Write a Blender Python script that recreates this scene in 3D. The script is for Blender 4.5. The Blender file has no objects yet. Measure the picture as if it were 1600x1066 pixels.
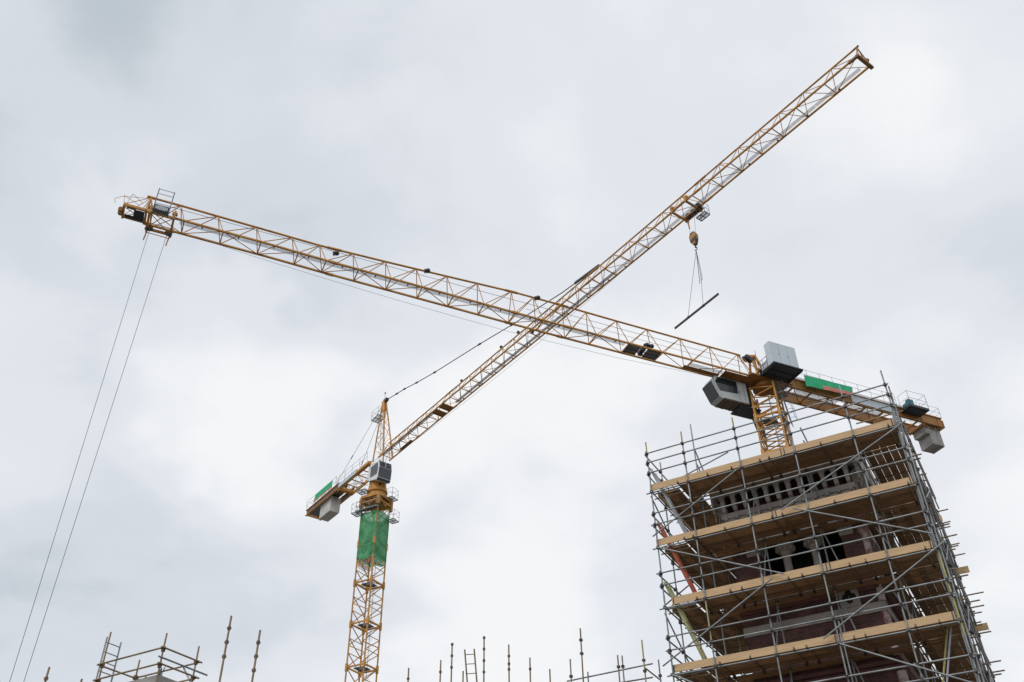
import bpy, math, random
from mathutils import Vector as V, Matrix
random.seed(7)
R = math.radians
sc = bpy.context.scene
col = sc.collection
CAM_H = 1.6

# ------------------------------------------------------------------ camera
TH, RO = 0.665392991, -0.0155390632
fwd = V((0, math.cos(TH), math.sin(TH))); up0 = V((0, -math.sin(TH), math.cos(TH))); rt0 = V((1, 0, 0))
cr, sr = math.cos(RO), math.sin(RO)
rt = rt0*cr + up0*sr; up = up0*cr - rt0*sr
cd = bpy.data.cameras.new('camera'); cam = bpy.data.objects.new('camera', cd); col.objects.link(cam)
cam.matrix_world = Matrix(((rt.x, up.x, -fwd.x, 0), (rt.y, up.y, -fwd.y, 0), (rt.z, up.z, -fwd.z, CAM_H), (0, 0, 0, 1)))
cd.sensor_width = 36.0; cd.lens = 1450/1600*36.0; cd.clip_start = 0.1; cd.clip_end = 20000
sc.camera = cam

def pix_dir(px, py):
    return (rt*((px-800)/1450) + up*((533-py)/1450) + fwd).normalized()

# ------------------------------------------------------------------ sky, sun, exposure
SUN_EL, SUN_AZ = R(52), R(215)          # azimuth measured from +Y towards +X: behind the camera, to its left
w = bpy.data.worlds.new('World'); sc.world = w; w.use_nodes = True
nt = w.node_tree; nt.nodes.clear(); N = nt.nodes; LK = nt.links
def node(tree, typ, **kw):
    n = tree.nodes.new(typ)
    for k, v in kw.items(): setattr(n, k, v)
    return n
def setin(n, **kw):
    for k, v in kw.items(): n.inputs[k.replace('_', ' ')].default_value = v
def vmath(op, a, b=None):
    n = node(nt, 'ShaderNodeVectorMath', operation=op)
    for i, x in enumerate((a, b)):
        if x is None: continue
        if isinstance(x, (tuple, list, V)): n.inputs[i].default_value = tuple(x)
        elif isinstance(x, (int, float)): n.inputs[3].default_value = x
        else: LK.new(x, n.inputs[i])
    return n
def fmath(op, a, b=None, c=None, clamp=False):
    n = node(nt, 'ShaderNodeMath', operation=op, use_clamp=clamp)
    for i, x in enumerate((a, b, c)):
        if x is None: continue
        if isinstance(x, (int, float)): n.inputs[i].default_value = x
        else: LK.new(x, n.inputs[i])
    return n.outputs[0]
out = node(nt, 'ShaderNodeOutputWorld'); bg = node(nt, 'ShaderNodeBackground'); bg.inputs['Strength'].default_value = 0.1
LK.new(bg.outputs[0], out.inputs[0])
sky = node(nt, 'ShaderNodeTexSky', sky_type='NISHITA'); sky.sun_disc = False
sky.sun_elevation = SUN_EL; sky.sun_rotation = SUN_AZ; sky.air_density = 1.0; sky.dust_density = 2.0
tc = node(nt, 'ShaderNodeTexCoord')
d0 = vmath('NORMALIZE', tc.outputs['Generated']).outputs[0]
def noise(scale, detail, rough, dist, vec):
    n = node(nt, 'ShaderNodeTexNoise'); LK.new(vec, n.inputs['Vector'])
    setin(n, Scale=scale, Detail=detail, Roughness=rough, Distortion=dist); return n
# clouds live on a flat layer: project the direction on it so that they flatten towards the horizon
sep = node(nt, 'ShaderNodeSeparateXYZ'); LK.new(d0, sep.inputs[0])
zz = fmath('ADD', fmath('MAXIMUM', sep.outputs['Z'], 0.0), 0.35)
lay = vmath('DIVIDE', d0, None)
cz = node(nt, 'ShaderNodeCombineXYZ')
for i in range(3): LK.new(zz, cz.inputs[i])
LK.new(cz.outputs[0], lay.inputs[1])
L0 = lay.outputs[0]
nA = noise(2.6, 8, 0.54, 0.35, L0); nB = noise(5.2, 8, 0.53, 0.3, L0); nW = noise(3.4, 4, 0.5, 0.0, L0)
warp = vmath('SUBTRACT', nW.outputs['Color'], (0.5, 0.5, 0.5)).outputs[0]
warp = vmath('SCALE', warp, 0.36).outputs[0]
dw = vmath('NORMALIZE', vmath('ADD', d0, warp).outputs[0]).outputs[0]
val = fmath('ADD', fmath('MULTIPLY', fmath('SUBTRACT', nA.outputs['Fac'], 0.5), 0.62), fmath('MULTIPLY', fmath('SUBTRACT', nB.outputs['Fac'], 0.5), 0.60))
val = fmath('ADD', val, 0.63)
# the big light and dark cloud masses of that day: direction, angular radius (degrees), weight
for px, py, rad, wt in ((330, 10, 10, -0.24), (30, 110, 8, -0.18), (180, 60, 7, -0.05), (480, 200, 9, -0.06), (60, 930, 12, -0.24), (230, 900, 9, -0.06), (420, 470, 7, -0.13), (150, 420, 10, -0.12), (620, 330, 9, -0.05), (1130, 350, 7, -0.06), (1050, 120, 8, -0.06),
                        (330, 560, 7, 0.28), (380, 660, 8, 0.24), (60, 600, 6, 0.14), (540, 420, 7, -0.06), (830, 650, 7, 0.20),
                        (1320, 250, 4.5, 0.16), (1480, 330, 8, 0.0), (1560, 150, 10, -0.08), (1200, 180, 7, 0.02), (1560, 760, 10, 0.20), (1000, 480, 6, 0.12),
                        (780, 980, 9, 0.20), (770, 250, 10, -0.03), (970, 130, 12, 0.04), (1580, 60, 9, 0.04), (740, 90, 9, 0.08), (560, 800, 10, 0.02)):
    dp = vmath('DOT_PRODUCT', dw, tuple(pix_dir(px, py))).outputs['Value']
    mr = node(nt, 'ShaderNodeMapRange', interpolation_type='SMOOTHSTEP')
    LK.new(dp, mr.inputs['Value']); setin(mr, From_Min=math.cos(R(rad*1.25)), From_Max=1.0, To_Min=0.0, To_Max=wt)
    val = fmath('ADD', val, mr.outputs[0])
ramp = node(nt, 'ShaderNodeValToRGB'); LK.new(val, ramp.inputs[0])
cr_ = ramp.color_ramp; cr_.interpolation = 'EASE'
cr_.elements[0].position = 0.08; cr_.elements[0].color = (.53, .59, .645, 1)
cr_.elements[1].position = 0.98; cr_.elements[1].color = (.95, .962, .975, 1)
e = cr_.elements.new(.36); e.color = (.695, .735, .795, 1)
e = cr_.elements.new(.58); e.color = (.79, .82, .872, 1)
cl = vmath('SCALE', ramp.outputs['Color'], 10.0).outputs[0]
mx = node(nt, 'ShaderNodeMix', data_type='RGBA'); mx.inputs[0].default_value = 0.95
LK.new(sky.outputs[0], mx.inputs[6]); LK.new(cl, mx.inputs[7]); LK.new(mx.outputs[2], bg.inputs[0])
sd = bpy.data.lights.new('sun', 'SUN'); sd.energy = 1.3; sd.angle = R(25); sd.color = (1.0, .965, .92)
sun = bpy.data.objects.new('sun', sd); col.objects.link(sun); sun.location = (0, 0, 120)
sdir = V((math.sin(SUN_AZ)*math.cos(SUN_EL), math.cos(SUN_AZ)*math.cos(SUN_EL), math.sin(SUN_EL)))
sun.rotation_euler = sdir.to_track_quat('Z', 'Y').to_euler()
vs = sc.view_settings; vs.view_transform = 'Standard'; vs.look = 'None'; vs.exposure = 0; vs.gamma = 1; vs.use_curve_mapping = False

# ------------------------------------------------------------------ materials
def mat(name, c, rough=.6, metal=0., var=.25, nscale=3., c2=None, c2amt=.5, bump=0., spec=.5, stretch=None, island=0.):
    """Procedural: base colour wandering with noise, optional second colour in patches (dirt, rust), bump, per-piece tint."""
    m = bpy.data.materials.new(name); m.use_nodes = True; t = m.node_tree; b = t.nodes['Principled BSDF']
    L = t.links.new
    uvn = node(t, 'ShaderNodeUVMap')
    co = node(t, 'ShaderNodeTexCoord').outputs['Object']
    if stretch:
        mp = node(t, 'ShaderNodeMapping'); mp.inputs['Scale'].default_value = stretch; L(uvn.outputs[0], mp.inputs[0]); co2 = mp.outputs[0]
        if island:
            g = node(t, 'ShaderNodeNewGeometry'); ad = node(t, 'ShaderNodeVectorMath', operation='MULTIPLY_ADD')
            cx = node(t, 'ShaderNodeCombineXYZ'); L(g.outputs['Random Per Island'], cx.inputs[0]); L(g.outputs['Random Per Island'], cx.inputs[2])
            L(cx.outputs[0], ad.inputs[0]); ad.inputs[1].default_value = (37, 0, 53); L(co2, ad.inputs[2]); co2 = ad.outputs[0]
    else: co2 = co
    n1 = node(t, 'ShaderNodeTexNoise'); n1.inputs['Scale'].default_value = nscale; n1.inputs['Detail'].default_value = 6; n1.inputs['Roughness'].default_value = .6
    L(co2, n1.inputs['Vector'])
    mr = node(t, 'ShaderNodeMapRange'); L(n1.outputs['Fac'], mr.inputs[0]); mr.inputs[1].default_value = .3; mr.inputs[2].default_value = .7
    mr.inputs[3].default_value = 1-var; mr.inputs[4].default_value = 1+var
    hs = node(t, 'ShaderNodeVectorMath', operation='SCALE'); hs.inputs[0].default_value = c; L(mr.outputs[0], hs.inputs[3])
    cout = hs.outputs[0]
    if island:
        g = node(t, 'ShaderNodeNewGeometry'); m2 = node(t, 'ShaderNodeMapRange'); L(g.outputs['Random Per Island'], m2.inputs[0])
        m2.inputs[3].default_value = 1-island; m2.inputs[4].default_value = 1+island
        s2 = node(t, 'ShaderNodeVectorMath', operation='SCALE'); L(cout, s2.inputs[0]); L(m2.outputs[0], s2.inputs[3]); cout = s2.outputs[0]
    if c2:
        n2 = node(t, 'ShaderNodeTexNoise'); n2.inputs['Scale'].default_value = nscale*.7; n2.inputs['Detail'].default_value = 8; n2.inputs['Roughness'].default_value = .65
        L(co, n2.inputs['Vector'])
        r2 = node(t, 'ShaderNodeMapRange'); L(n2.outputs['Fac'], r2.inputs[0]); r2.inputs[1].default_value = .68-c2amt*.3; r2.inputs[2].default_value = .76-c2amt*.25; r2.inputs[4].default_value = min(1, .45+c2amt*.6)
        mm = node(t, 'ShaderNodeMix', data_type='RGBA'); L(r2.outputs[0], mm.inputs[0]); L(cout, mm.inputs[6]); mm.inputs[7].default_value = (*c2, 1); cout = mm.outputs[2]
    L(cout, b.inputs['Base Color'])
    b.inputs['Roughness'].default_value = rough; b.inputs['Metallic'].default_value = metal; b.inputs['Specular IOR Level'].default_value = spec
    if bump:
        bp = node(t, 'ShaderNodeBump'); bp.inputs['Strength'].default_value = bump; bp.inputs['Distance'].default_value = .02
        L(n1.outputs['Fac'], bp.inputs['Height']); L(bp.outputs[0], b.inputs['Normal'])
    return m
M = {}
M['yellow'] = mat('crane_yellow_paint', (.52, .245, .034), .5, 0, .24, 1.3, (.15, .07, .028), .34)
M['yellow_b'] = mat('faded_crane_yellow_paint', (.53, .255, .04), .5, 0, .24, 1.1, (.17, .085, .035), .36)
M['brownyellow'] = mat('crane_yellow_painted_shade', (.31, .14, .026), .55, 0, .2, 1.5, (.12, .06, .025), .3)  # browner crane yellow; the shade under the girders is mixed into the colour
M['brownweb'] = mat('brown_girder_web', (.15, .08, .05), .65, 0, .25, 1.5, (.07, .05, .05), .3)
M['whitecab'] = mat('clean_white_cab_paint', (.70, .72, .71), .4, 0, .06, 1.0, (.45, .45, .42), .1)
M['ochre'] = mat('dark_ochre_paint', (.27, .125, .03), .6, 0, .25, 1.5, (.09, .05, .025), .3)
M['darkmetal'] = mat('dark_machinery', (.045, .05, .058), .5, .3, .3, 4)
M['greymetal'] = mat('grey_platform_steel', (.17, .19, .21), .5, .4, .25, 4)
M['cabinet'] = mat('pale_blue_grey_cabinet_paint', (.56, .63, .68), .45, 0, .05, .8, (.42, .46, .48), .05)
M['white'] = mat('off_white_cab_paint', (.50, .53, .53), .4, 0, .06, 1.0, (.4, .4, .38), .1)
M['cabgrey'] = mat('grey_cab_paint', (.075, .09, .105), .4, 0, .1, 1.0)
M['cabfloor'] = mat('brown_cab_floor', (.12, .085, .065), .7, 0, .3, 3)
M['glass'] = mat('dark_cab_glass', (.02, .026, .032), .05, 0, .3, 1.5, spec=.5)
M['concrete'] = mat('weathered_concrete', (.36, .35, .33), .9, 0, .22, 1.6, (.20, .195, .18), .42, .4)
M['concpale'] = mat('pale_concrete', (.56, .56, .53), .9, 0, .12, 1.2, (.36, .36, .34), .25, .3)
M['green'] = mat('green_banner_cloth', (.015, .42, .185), .7, 0, .14, 1.5)
M['pink'] = mat('salmon_banner_cloth', (.62, .20, .15), .7, 0, .1, 2)
M['rope'] = mat('steel_rope', (.13, .13, .14), .5, .6, .2, 5)
M['tie'] = mat('dark_steel_tie_bar', (.06, .066, .075), .5, .4, .2, 3)
M['beamsteel'] = mat('mill_steel', (.15, .16, .175), .5, .3, .2, 3)
M['tube'] = mat('galvanised_scaffold_tube', (.255, .272, .278), .5, .4, .3, 2.2, (.14, .125, .11), .28)
M['tubeold'] = mat('old_scaffold_tube', (.28, .205, .12), .6, .3, .3, 2.2, (.14, .10, .065), .4)
M['tubeyel'] = mat('yellow_painted_tube', (.38, .35, .12), .55, 0, .2, 3, (.3, .28, .2), .3)
M['tubelav'] = mat('lavender_grey_tube', (.42, .41, .52), .5, .2, .2, 3)
M['coupler'] = mat('dark_coupler_steel', (.075, .07, .068), .55, .5, .4, 8)
M['couplerrust'] = mat('rusty_coupler', (.16, .115, .07), .7, .3, .4, 8)
M['board'] = mat('old_scaffold_board', (.31, .20, .112), .85, 0, .42, 3.0, (.17, .105, .06), .3, .3, stretch=(1.2, 14, 1), island=.38)
M['toe'] = mat('fresh_timber_toe_board', (.55, .375, .205), .75, 0, .22, 3.0, (.34, .21, .105), .22, .2, stretch=(.9, 16, 1), island=.10)
M['ladder_o'] = mat('orange_red_ladder', (.44, .105, .05), .6, 0, .2, 4)
M['ladder_g'] = mat('grey_aluminium_ladder', (.40, .42, .43), .45, .5, .2, 4, (.4, .16, .12), .2)
M['ladder_y'] = mat('yellow_green_timber_ladder', (.42, .42, .20), .7, 0, .25, 4, (.25, .24, .18), .4)
M['stone'] = mat('weathered_grey_stone', (.34, .32, .295), .9, 0, .22, 2.5, (.19, .17, .155), .35, .4)
M['stonew'] = mat('white_crazed_stone', (.55, .47, .46), .9, 0, .15, 2.5, (.24, .12, .11), .75, .4)
M['roll'] = mat('purple_red_moulded_brick', (.15, .075, .072), .85, 0, .25, 5, (.11, .05, .05), .3, .3)
M['black'] = mat('painted_interior_shade', (.02, .019, .018), .95, 0, .2, 2)  # near-black colour carries the shade of the belfry inside and the quatrefoils
M['hookstripe'] = None
def two_mat(name, col1, col2, scale):
    m = bpy.data.materials.new(name); m.use_nodes = True; t = m.node_tree; b = t.nodes['Principled BSDF']
    uvn = node(t, 'ShaderNodeTexCoord'); wv = node(t, 'ShaderNodeTexWave'); wv.inputs['Scale'].default_value = scale; wv.bands_direction = 'DIAGONAL'; wv.inputs['Distortion'].default_value = .2
    t.links.new(uvn.outputs['Object'], wv.inputs['Vector'])
    rp = node(t, 'ShaderNodeValToRGB'); rp.color_ramp.interpolation = 'CONSTANT'; rp.color_ramp.elements[0].color = (*col1, 1); rp.color_ramp.elements[1].position = .5; rp.color_ramp.elements[1].color = (*col2, 1)
    t.links.new(wv.outputs['Fac'], rp.inputs[0]); t.links.new(rp.outputs[0], b.inputs['Base Color']); b.inputs['Roughness'].default_value = .6
    return m
M['hookstripe'] = two_mat('yellow_black_stripes', (.42, .22, .06), (.07, .05, .04), .75)
def brick_mat():
    m = bpy.data.materials.new('dark_red_brick'); m.use_nodes = True; t = m.node_tree; b = t.nodes['Principled BSDF']
    u = node(t, 'ShaderNodeUVMap'); br = node(t, 'ShaderNodeTexBrick'); t.links.new(u.outputs[0], br.inputs['Vector'])
    br.inputs['Scale'].default_value = 1.0; br.inputs['Brick Width'].default_value = .225; br.inputs['Row Height'].default_value = .075; br.inputs['Mortar Size'].default_value = .007
    br.inputs['Color1'].default_value = (.135, .055, .047, 1); br.inputs['Color2'].default_value = (.075, .036, .034, 1); br.inputs['Mortar'].default_value = (.12, .095, .085, 1)
    n1 = node(t, 'ShaderNodeTexNoise'); n1.inputs['Scale'].default_value = 2.2; n1.inputs['Detail'].default_value = 8; t.links.new(u.outputs[0], n1.inputs['Vector'])
    mr = node(t, 'ShaderNodeMapRange'); t.links.new(n1.outputs['Fac'], mr.inputs[0]); mr.inputs[1].default_value = .3; mr.inputs[2].default_value = .75; mr.inputs[3].default_value = .65; mr.inputs[4].default_value = 1.35
    s = node(t, 'ShaderNodeVectorMath', operation='SCALE'); t.links.new(br.outputs['Color'], s.inputs[0]); t.links.new(mr.outputs[0], s.inputs[3]); t.links.new(s.outputs[0], b.inputs['Base Color'])
    b.inputs['Roughness'].default_value = .9
    bp = node(t, 'ShaderNodeBump'); bp.inputs['Strength'].default_value = .6; bp.inputs['Distance'].default_value = .01; t.links.new(br.outputs['Fac'], bp.inputs['Height']); bp.invert = True; t.links.new(bp.outputs[0], b.inputs['Normal'])
    return m
M['brick'] = brick_mat()
def sheet_mat(name, c, transp, c2, var=.3, nscale=3., transl=.0, fold=0.):
    """open mesh or thin netting: part of the light goes straight through"""
    m = bpy.data.materials.new(name); m.use_nodes = True; t = m.node_tree; b = t.nodes['Principled BSDF']; o = t.nodes['Material Output']
    n1 = node(t, 'ShaderNodeTexNoise'); n1.inputs['Scale'].default_value = nscale; n1.inputs['Detail'].default_value = 6
    t.links.new(node(t, 'ShaderNodeTexCoord').outputs['Object'], n1.inputs['Vector'])
    mm = node(t, 'ShaderNodeMix', data_type='RGBA'); mr = node(t, 'ShaderNodeMapRange'); t.links.new(n1.outputs['Fac'], mr.inputs[0]); mr.inputs[1].default_value = .35; mr.inputs[2].default_value = .65
    t.links.new(mr.outputs[0], mm.inputs[0]); mm.inputs[6].default_value = (*c, 1); mm.inputs[7].default_value = (*c2, 1)
    t.links.new(mm.outputs[2], b.inputs['Base Color']); b.inputs['Roughness'].default_value = .8
    sh = b.outputs[0]
    if transl:
        tl = node(t, 'ShaderNodeBsdfTranslucent'); t.links.new(mm.outputs[2], tl.inputs[0]); x = node(t, 'ShaderNodeMixShader'); x.inputs[0].default_value = transl
        t.links.new(sh, x.inputs[1]); t.links.new(tl.outputs[0], x.inputs[2]); sh = x.outputs[0]
    tr = node(t, 'ShaderNodeBsdfTransparent'); x = node(t, 'ShaderNodeMixShader'); x.inputs[0].default_value = transp
    t.links.new(sh, x.inputs[1]); t.links.new(tr.outputs[0], x.inputs[2]); t.links.new(x.outputs[0], o.inputs[0])
    return m
M['grating'] = sheet_mat('pale_steel_grating', (.42, .46, .50), .66, (.36, .40, .44))
M['gratingd'] = sheet_mat('dark_steel_grating', (.26, .28, .31), .42, (.2, .22, .24))
M['net'] = sheet_mat('green_debris_netting', (.19, .60, .31), .14, (.07, .40, .16), nscale=1.3, transl=.5)
M['netpink'] = sheet_mat('torn_salmon_netting', (.55, .24, .15), .3, (.42, .17, .1), nscale=2, transl=.4)
M['netwhite'] = sheet_mat('torn_pale_netting', (.6, .58, .52), .5, (.5, .47, .4), nscale=2, transl=.4)

# ------------------------------------------------------------------ mesh builder
ORG = {}
Z = V((0, 0, 1))
def perp(a):
    r = Z if abs(a.z) < .9 else V((1, 0, 0))
    x = r.cross(a).normalized(); return x, a.cross(x).normalized()
class MB:
    def __init__(s): s.v = []; s.f = []; s.uv = []; s.sm = []
    def face(s, pts, uv=None, sm=False):
        i = len(s.v); s.v += [V(p) for p in pts]; s.f.append(tuple(range(i, i+len(pts)))); s.sm.append(sm)
        if uv is None:
            n = (V(pts[1])-V(pts[0])).cross(V(pts[-1])-V(pts[0]))
            n = n.normalized() if n.length > 1e-12 else Z
            if abs(n.z) < .8:
                tx = Z.cross(n).normalized(); uv = [(V(p).dot(tx), p[2]) for p in pts]
            else: uv = [(p[0], p[1]) for p in pts]
        s.uv.append(uv)
    def idx(s, faces, base, sm):
        for f in faces: s.f.append(tuple(base+i for i in f)); s.sm.append(sm); s.uv.append([(s.v[base+i].x+s.v[base+i].y, s.v[base+i].z) for i in f])
    def tube(s, a, b, r, n=7, r2=None):
        a = V(a); b = V(b); ax = (b-a)
        if ax.length < 1e-6: return s
        ax = ax.normalized(); x, y = perp(ax); r2 = r if r2 is None else r2; base = len(s.v)
        cs = [(math.cos(2*math.pi*i/n), math.sin(2*math.pi*i/n)) for i in range(n)]
        s.v += [a+(x*c+y*d)*r for c, d in cs]+[b+(x*c+y*d)*r2 for c, d in cs]
        s.idx([(i, (i+1) % n, n+(i+1) % n, n+i) for i in range(n)], base, True)
        b2 = len(s.v); s.v += [p.copy() for p in s.v[base:base+2*n]]
        s.idx([tuple(reversed(range(n))), tuple(range(n, 2*n))], b2, False)
        return s
    def path(s, pts, r, n=6):
        for a, b in zip(pts, pts[1:]): s.tube(a, b, r, n)
        return s
    def box(s, c, ax, ay, az, hx, hy, hz):
        """centre, unit axes, half sizes; uv runs along ax so that grain follows the length"""
        c = V(c); ax = V(ax); ay = V(ay); az = V(az); base = len(s.v)
        for i in (-1, 1):
            for j in (-1, 1):
                for k in (-1, 1): s.v.append(c+ax*hx*i+ay*hy*j+az*hz*k)
        loc = [(i*hx, j*hy, k*hz) for i in (-1, 1) for j in (-1, 1) for k in (-1, 1)]
        off = (c.x*1.3+c.y*.7, c.z)
        flip = ax.cross(ay).dot(az) < 0
        for f, (p, q) in (((0, 1, 3, 2), (1, 2)), ((4, 6, 7, 5), (1, 2)), ((0, 4, 5, 1), (0, 2)), ((2, 3, 7, 6), (0, 2)), ((0, 2, 6, 4), (0, 1)), ((1, 5, 7, 3), (0, 1))):
            f2 = tuple(reversed(f)) if flip else f
            s.f.append(tuple(base+i for i in f2)); s.sm.append(False); s.uv.append([(loc[i][p]+off[0], loc[i][q]+off[1]) for i in f2])
        return s
    def beam(s, a, b, wd, ht, upv=Z):
        a = V(a); b = V(b); ax = (b-a); L = ax.length
        if L < 1e-6: return s
        ax = ax/L; y = V(upv).cross(ax)
        if y.length < 1e-3: y = V((1, 0, 0)).cross(ax)
        y.normalize(); z = ax.cross(y)
        return s.box((a+b)/2, ax, y, z, L/2, wd/2, ht/2)
    def prism(s, poly, vec):
        """closed polygon extruded along vec"""
        vec = V(vec); P = [V(p) for p in poly]; n = len(P)
        nn = sum(((P[i]-P[0]).cross(P[(i+1) % n]-P[0]) for i in range(n)), V())
        if nn.dot(vec) > 0: P = P[::-1]
        s.face(P); s.face([p+vec for p in reversed(P)])
        for i in range(n):
            a, b = P[i], P[(i+1) % n]; s.face([b, a, a+vec, b+vec])
        return s
    def lathe(s, c, prof, n=14, ax=Z):
        c = V(c); ax = V(ax); x, y = perp(ax); rings = []
        for r, h in prof:
            rings.append([c+ax*h+(x*math.cos(2*math.pi*i/n)+y*math.sin(2*math.pi*i/n))*r for i in range(n)])
        for A, B in zip(rings, rings[1:]):
            base = len(s.v); s.v += A+B; s.idx([(i, (i+1) % n, n+(i+1) % n, n+i) for i in range(n)], base, True)
        base = len(s.v); s.v += rings[0]; s.idx([tuple(reversed(range(n)))], base, False)
        base = len(s.v); s.v += rings[-1]; s.idx([tuple(range(n))], base, False)
        return s
    def build(s, name, m, parent=None, org=None):
        me = bpy.data.meshes.new(name)
        o = bpy.data.objects.new(name, me); col.objects.link(o)
        if parent is not None: g = ORG[parent]; o.parent = parent
        else: g = V(org) if org is not None else V(); o.location = g
        ORG[o] = g
        me.from_pydata([p-g for p in s.v], [], s.f)
        ul = me.uv_layers.new(name='UVMap'); k = 0
        flat = [c for f in s.uv for p in f for c in p]
        ul.data.foreach_set('uv', flat)
        me.polygons.foreach_set('use_smooth', s.sm)
        me.materials.append(m); me.update()
        return o
def root(name, loc, label, cat, group=None):
    o = bpy.data.objects.new(name, None); col.objects.link(o); o.location = loc; o.empty_display_size = .5; ORG[o] = V(loc)
    return tag(o, label, cat, group)
def tag(o, label, cat, group=None, kind=None):
    if label: o['label'] = label
    if cat: o['category'] = cat
    if group: o['group'] = group
    if kind: o['kind'] = kind
    return o
def interp(tab, x):
    for (a, p), (b, q) in zip(tab, tab[1:]):
        if x <= b: return p+(q-p)*max(0, min(1, (x-a)/(b-a)))
    return tab[-1][1]

# ------------------------------------------------------------------ ground
m_ground = mat('site_dirt_and_concrete', (.13, .12, .108), .95, 0, .3, .12, (.09, .08, .07), .4, .3)
g = MB(); n = 48
for k in range(n):
    a, b = 2*math.pi*k/n, 2*math.pi*(k+1)/n
    r1, r2 = 120, 6000
    g.face([(0, 0, 0), (r1*math.cos(a), r1*math.sin(a), 0), (r1*math.cos(b), r1*math.sin(b), 0)])
    g.face([(r1*math.cos(a), r1*math.sin(a), 0), (r2*math.cos(a), r2*math.sin(a), 0), (r2*math.cos(b), r2*math.sin(b), 0), (r1*math.cos(b), r1*math.sin(b), 0)])
tag(g.build('ground', m_ground), None, None, None, 'structure')

# ------------------------------------------------------------------ site grid (the scaffolds and both masts stand on it)
GA = R(-60.82000251)
gu = V((math.sin(GA), math.cos(GA), 0)); gn = V((math.cos(GA), -math.sin(GA), 0))
D0 = 26.06
def S(s, d, z): return gu*s + gn*(D0+d) + Z*(z+CAM_H)       # along the front face, depth behind it, height

# =================================================================== CRANES
class Frame:
    """jib frame: t along the jib, n across it (+ = camera side), z above the bottom chords"""
    def __init__(s, P, azd, H, side):
        a = R(azd); s.d = V((math.sin(a), math.cos(a), 0)); s.n = V((math.cos(a), -math.sin(a), 0))*side; s.o = V((P[0], P[1], H+CAM_H))
    def __call__(s, t, n, z): return s.o + s.d*t + s.n*n + Z*z

def jib(F, rt_, mats, Ts, Bs, zT, zB, hw, t0, t1, r, walk, tubes):
    """triangular lattice: one top chord, two bottom chords, posts, outward diagonals, bottom bracing"""
    ct, cb, cd = r
    m = MB()
    zt = lambda t: interp(zT, t); zb = lambda t: interp(zB, t)
    T = lambda t: F(t, 0, zt(t)); B = lambda t, sgn: F(t, sgn*hw, zb(t))
    for i, (a, b) in enumerate(zip(Ts, Bs)):
        for sg in (-1, 1):
            m.tube(T(a), B(b, sg), cd)
            if i > 0: m.tube(T(a), B(Bs[i-1], sg), cd)
            if i == len(Ts)-1: m.tube(T(a), B(max(t0, b-2.5), sg), cd)
        m.beam(B(b, -1), B(b, 1), cd*2.2, cd*2.2)
        if i > 0:
            sg = 1 if i % 2 else -1
            m.tube(B(Bs[i-1], sg), B(b, -sg), cd*.9)
    j = m.build('jib', mats, rt_)
    c = MB()
    ts = sorted(set([t0]+[x for x, _ in zT if t0 < x < t1]+[t1]))
    st = max(t0, Ts[-1]-.3)
    for a, b in zip(ts, ts[1:]):
        if b > st: c.tube(T(max(a, st)), T(b), ct, 9)
    for q in tubes: c.tube(T(q-.55), T(q+.55), ct*1.35, 9)
    c.build('top_chord', mats, j)
    for sg in (-1, 1):
        c = MB()
        tb = sorted(set([t0]+[x for x, _ in zB if t0 < x < t1]+[t1]))
        for a, b in zip(tb, tb[1:]): c.beam(B(a, sg), B(b, sg), cb*2, cb*2)
        for q in tubes: c.beam(B(q-.3, sg), B(q+.3, sg), cb*2.6, cb*2.6)
        c.build('bottom_chord', mats, j)
    for (a, b, n0, n1, dz, mm) in walk:
        wk = MB(); q = a
        while q < b-.01:
            e_ = min(b, q+2.0)
            wk.box((F(q, (n0+n1)/2, zb(q)+dz)+F(e_-.03, (n0+n1)/2, zb(e_)+dz))/2, F.d, F.n, Z, (e_-q-.03)/2, abs(n1-n0)/2, .012)
            q = e_
        wo = wk.build('walkway', mm, j)
        q = a+1
        while q < b:
            br = MB(); sgn = 1 if n0 > 0 else -1; br.beam(F(q, (n0+.22 if sgn > 0 else n0+.02), zb(q)+dz-.05), F(q, sgn*hw, zb(q)+dz-.05), .09, .05); br.build('walkway_bracket', M['darkmetal'], j); q += 2.6
    return j, T, B

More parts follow.
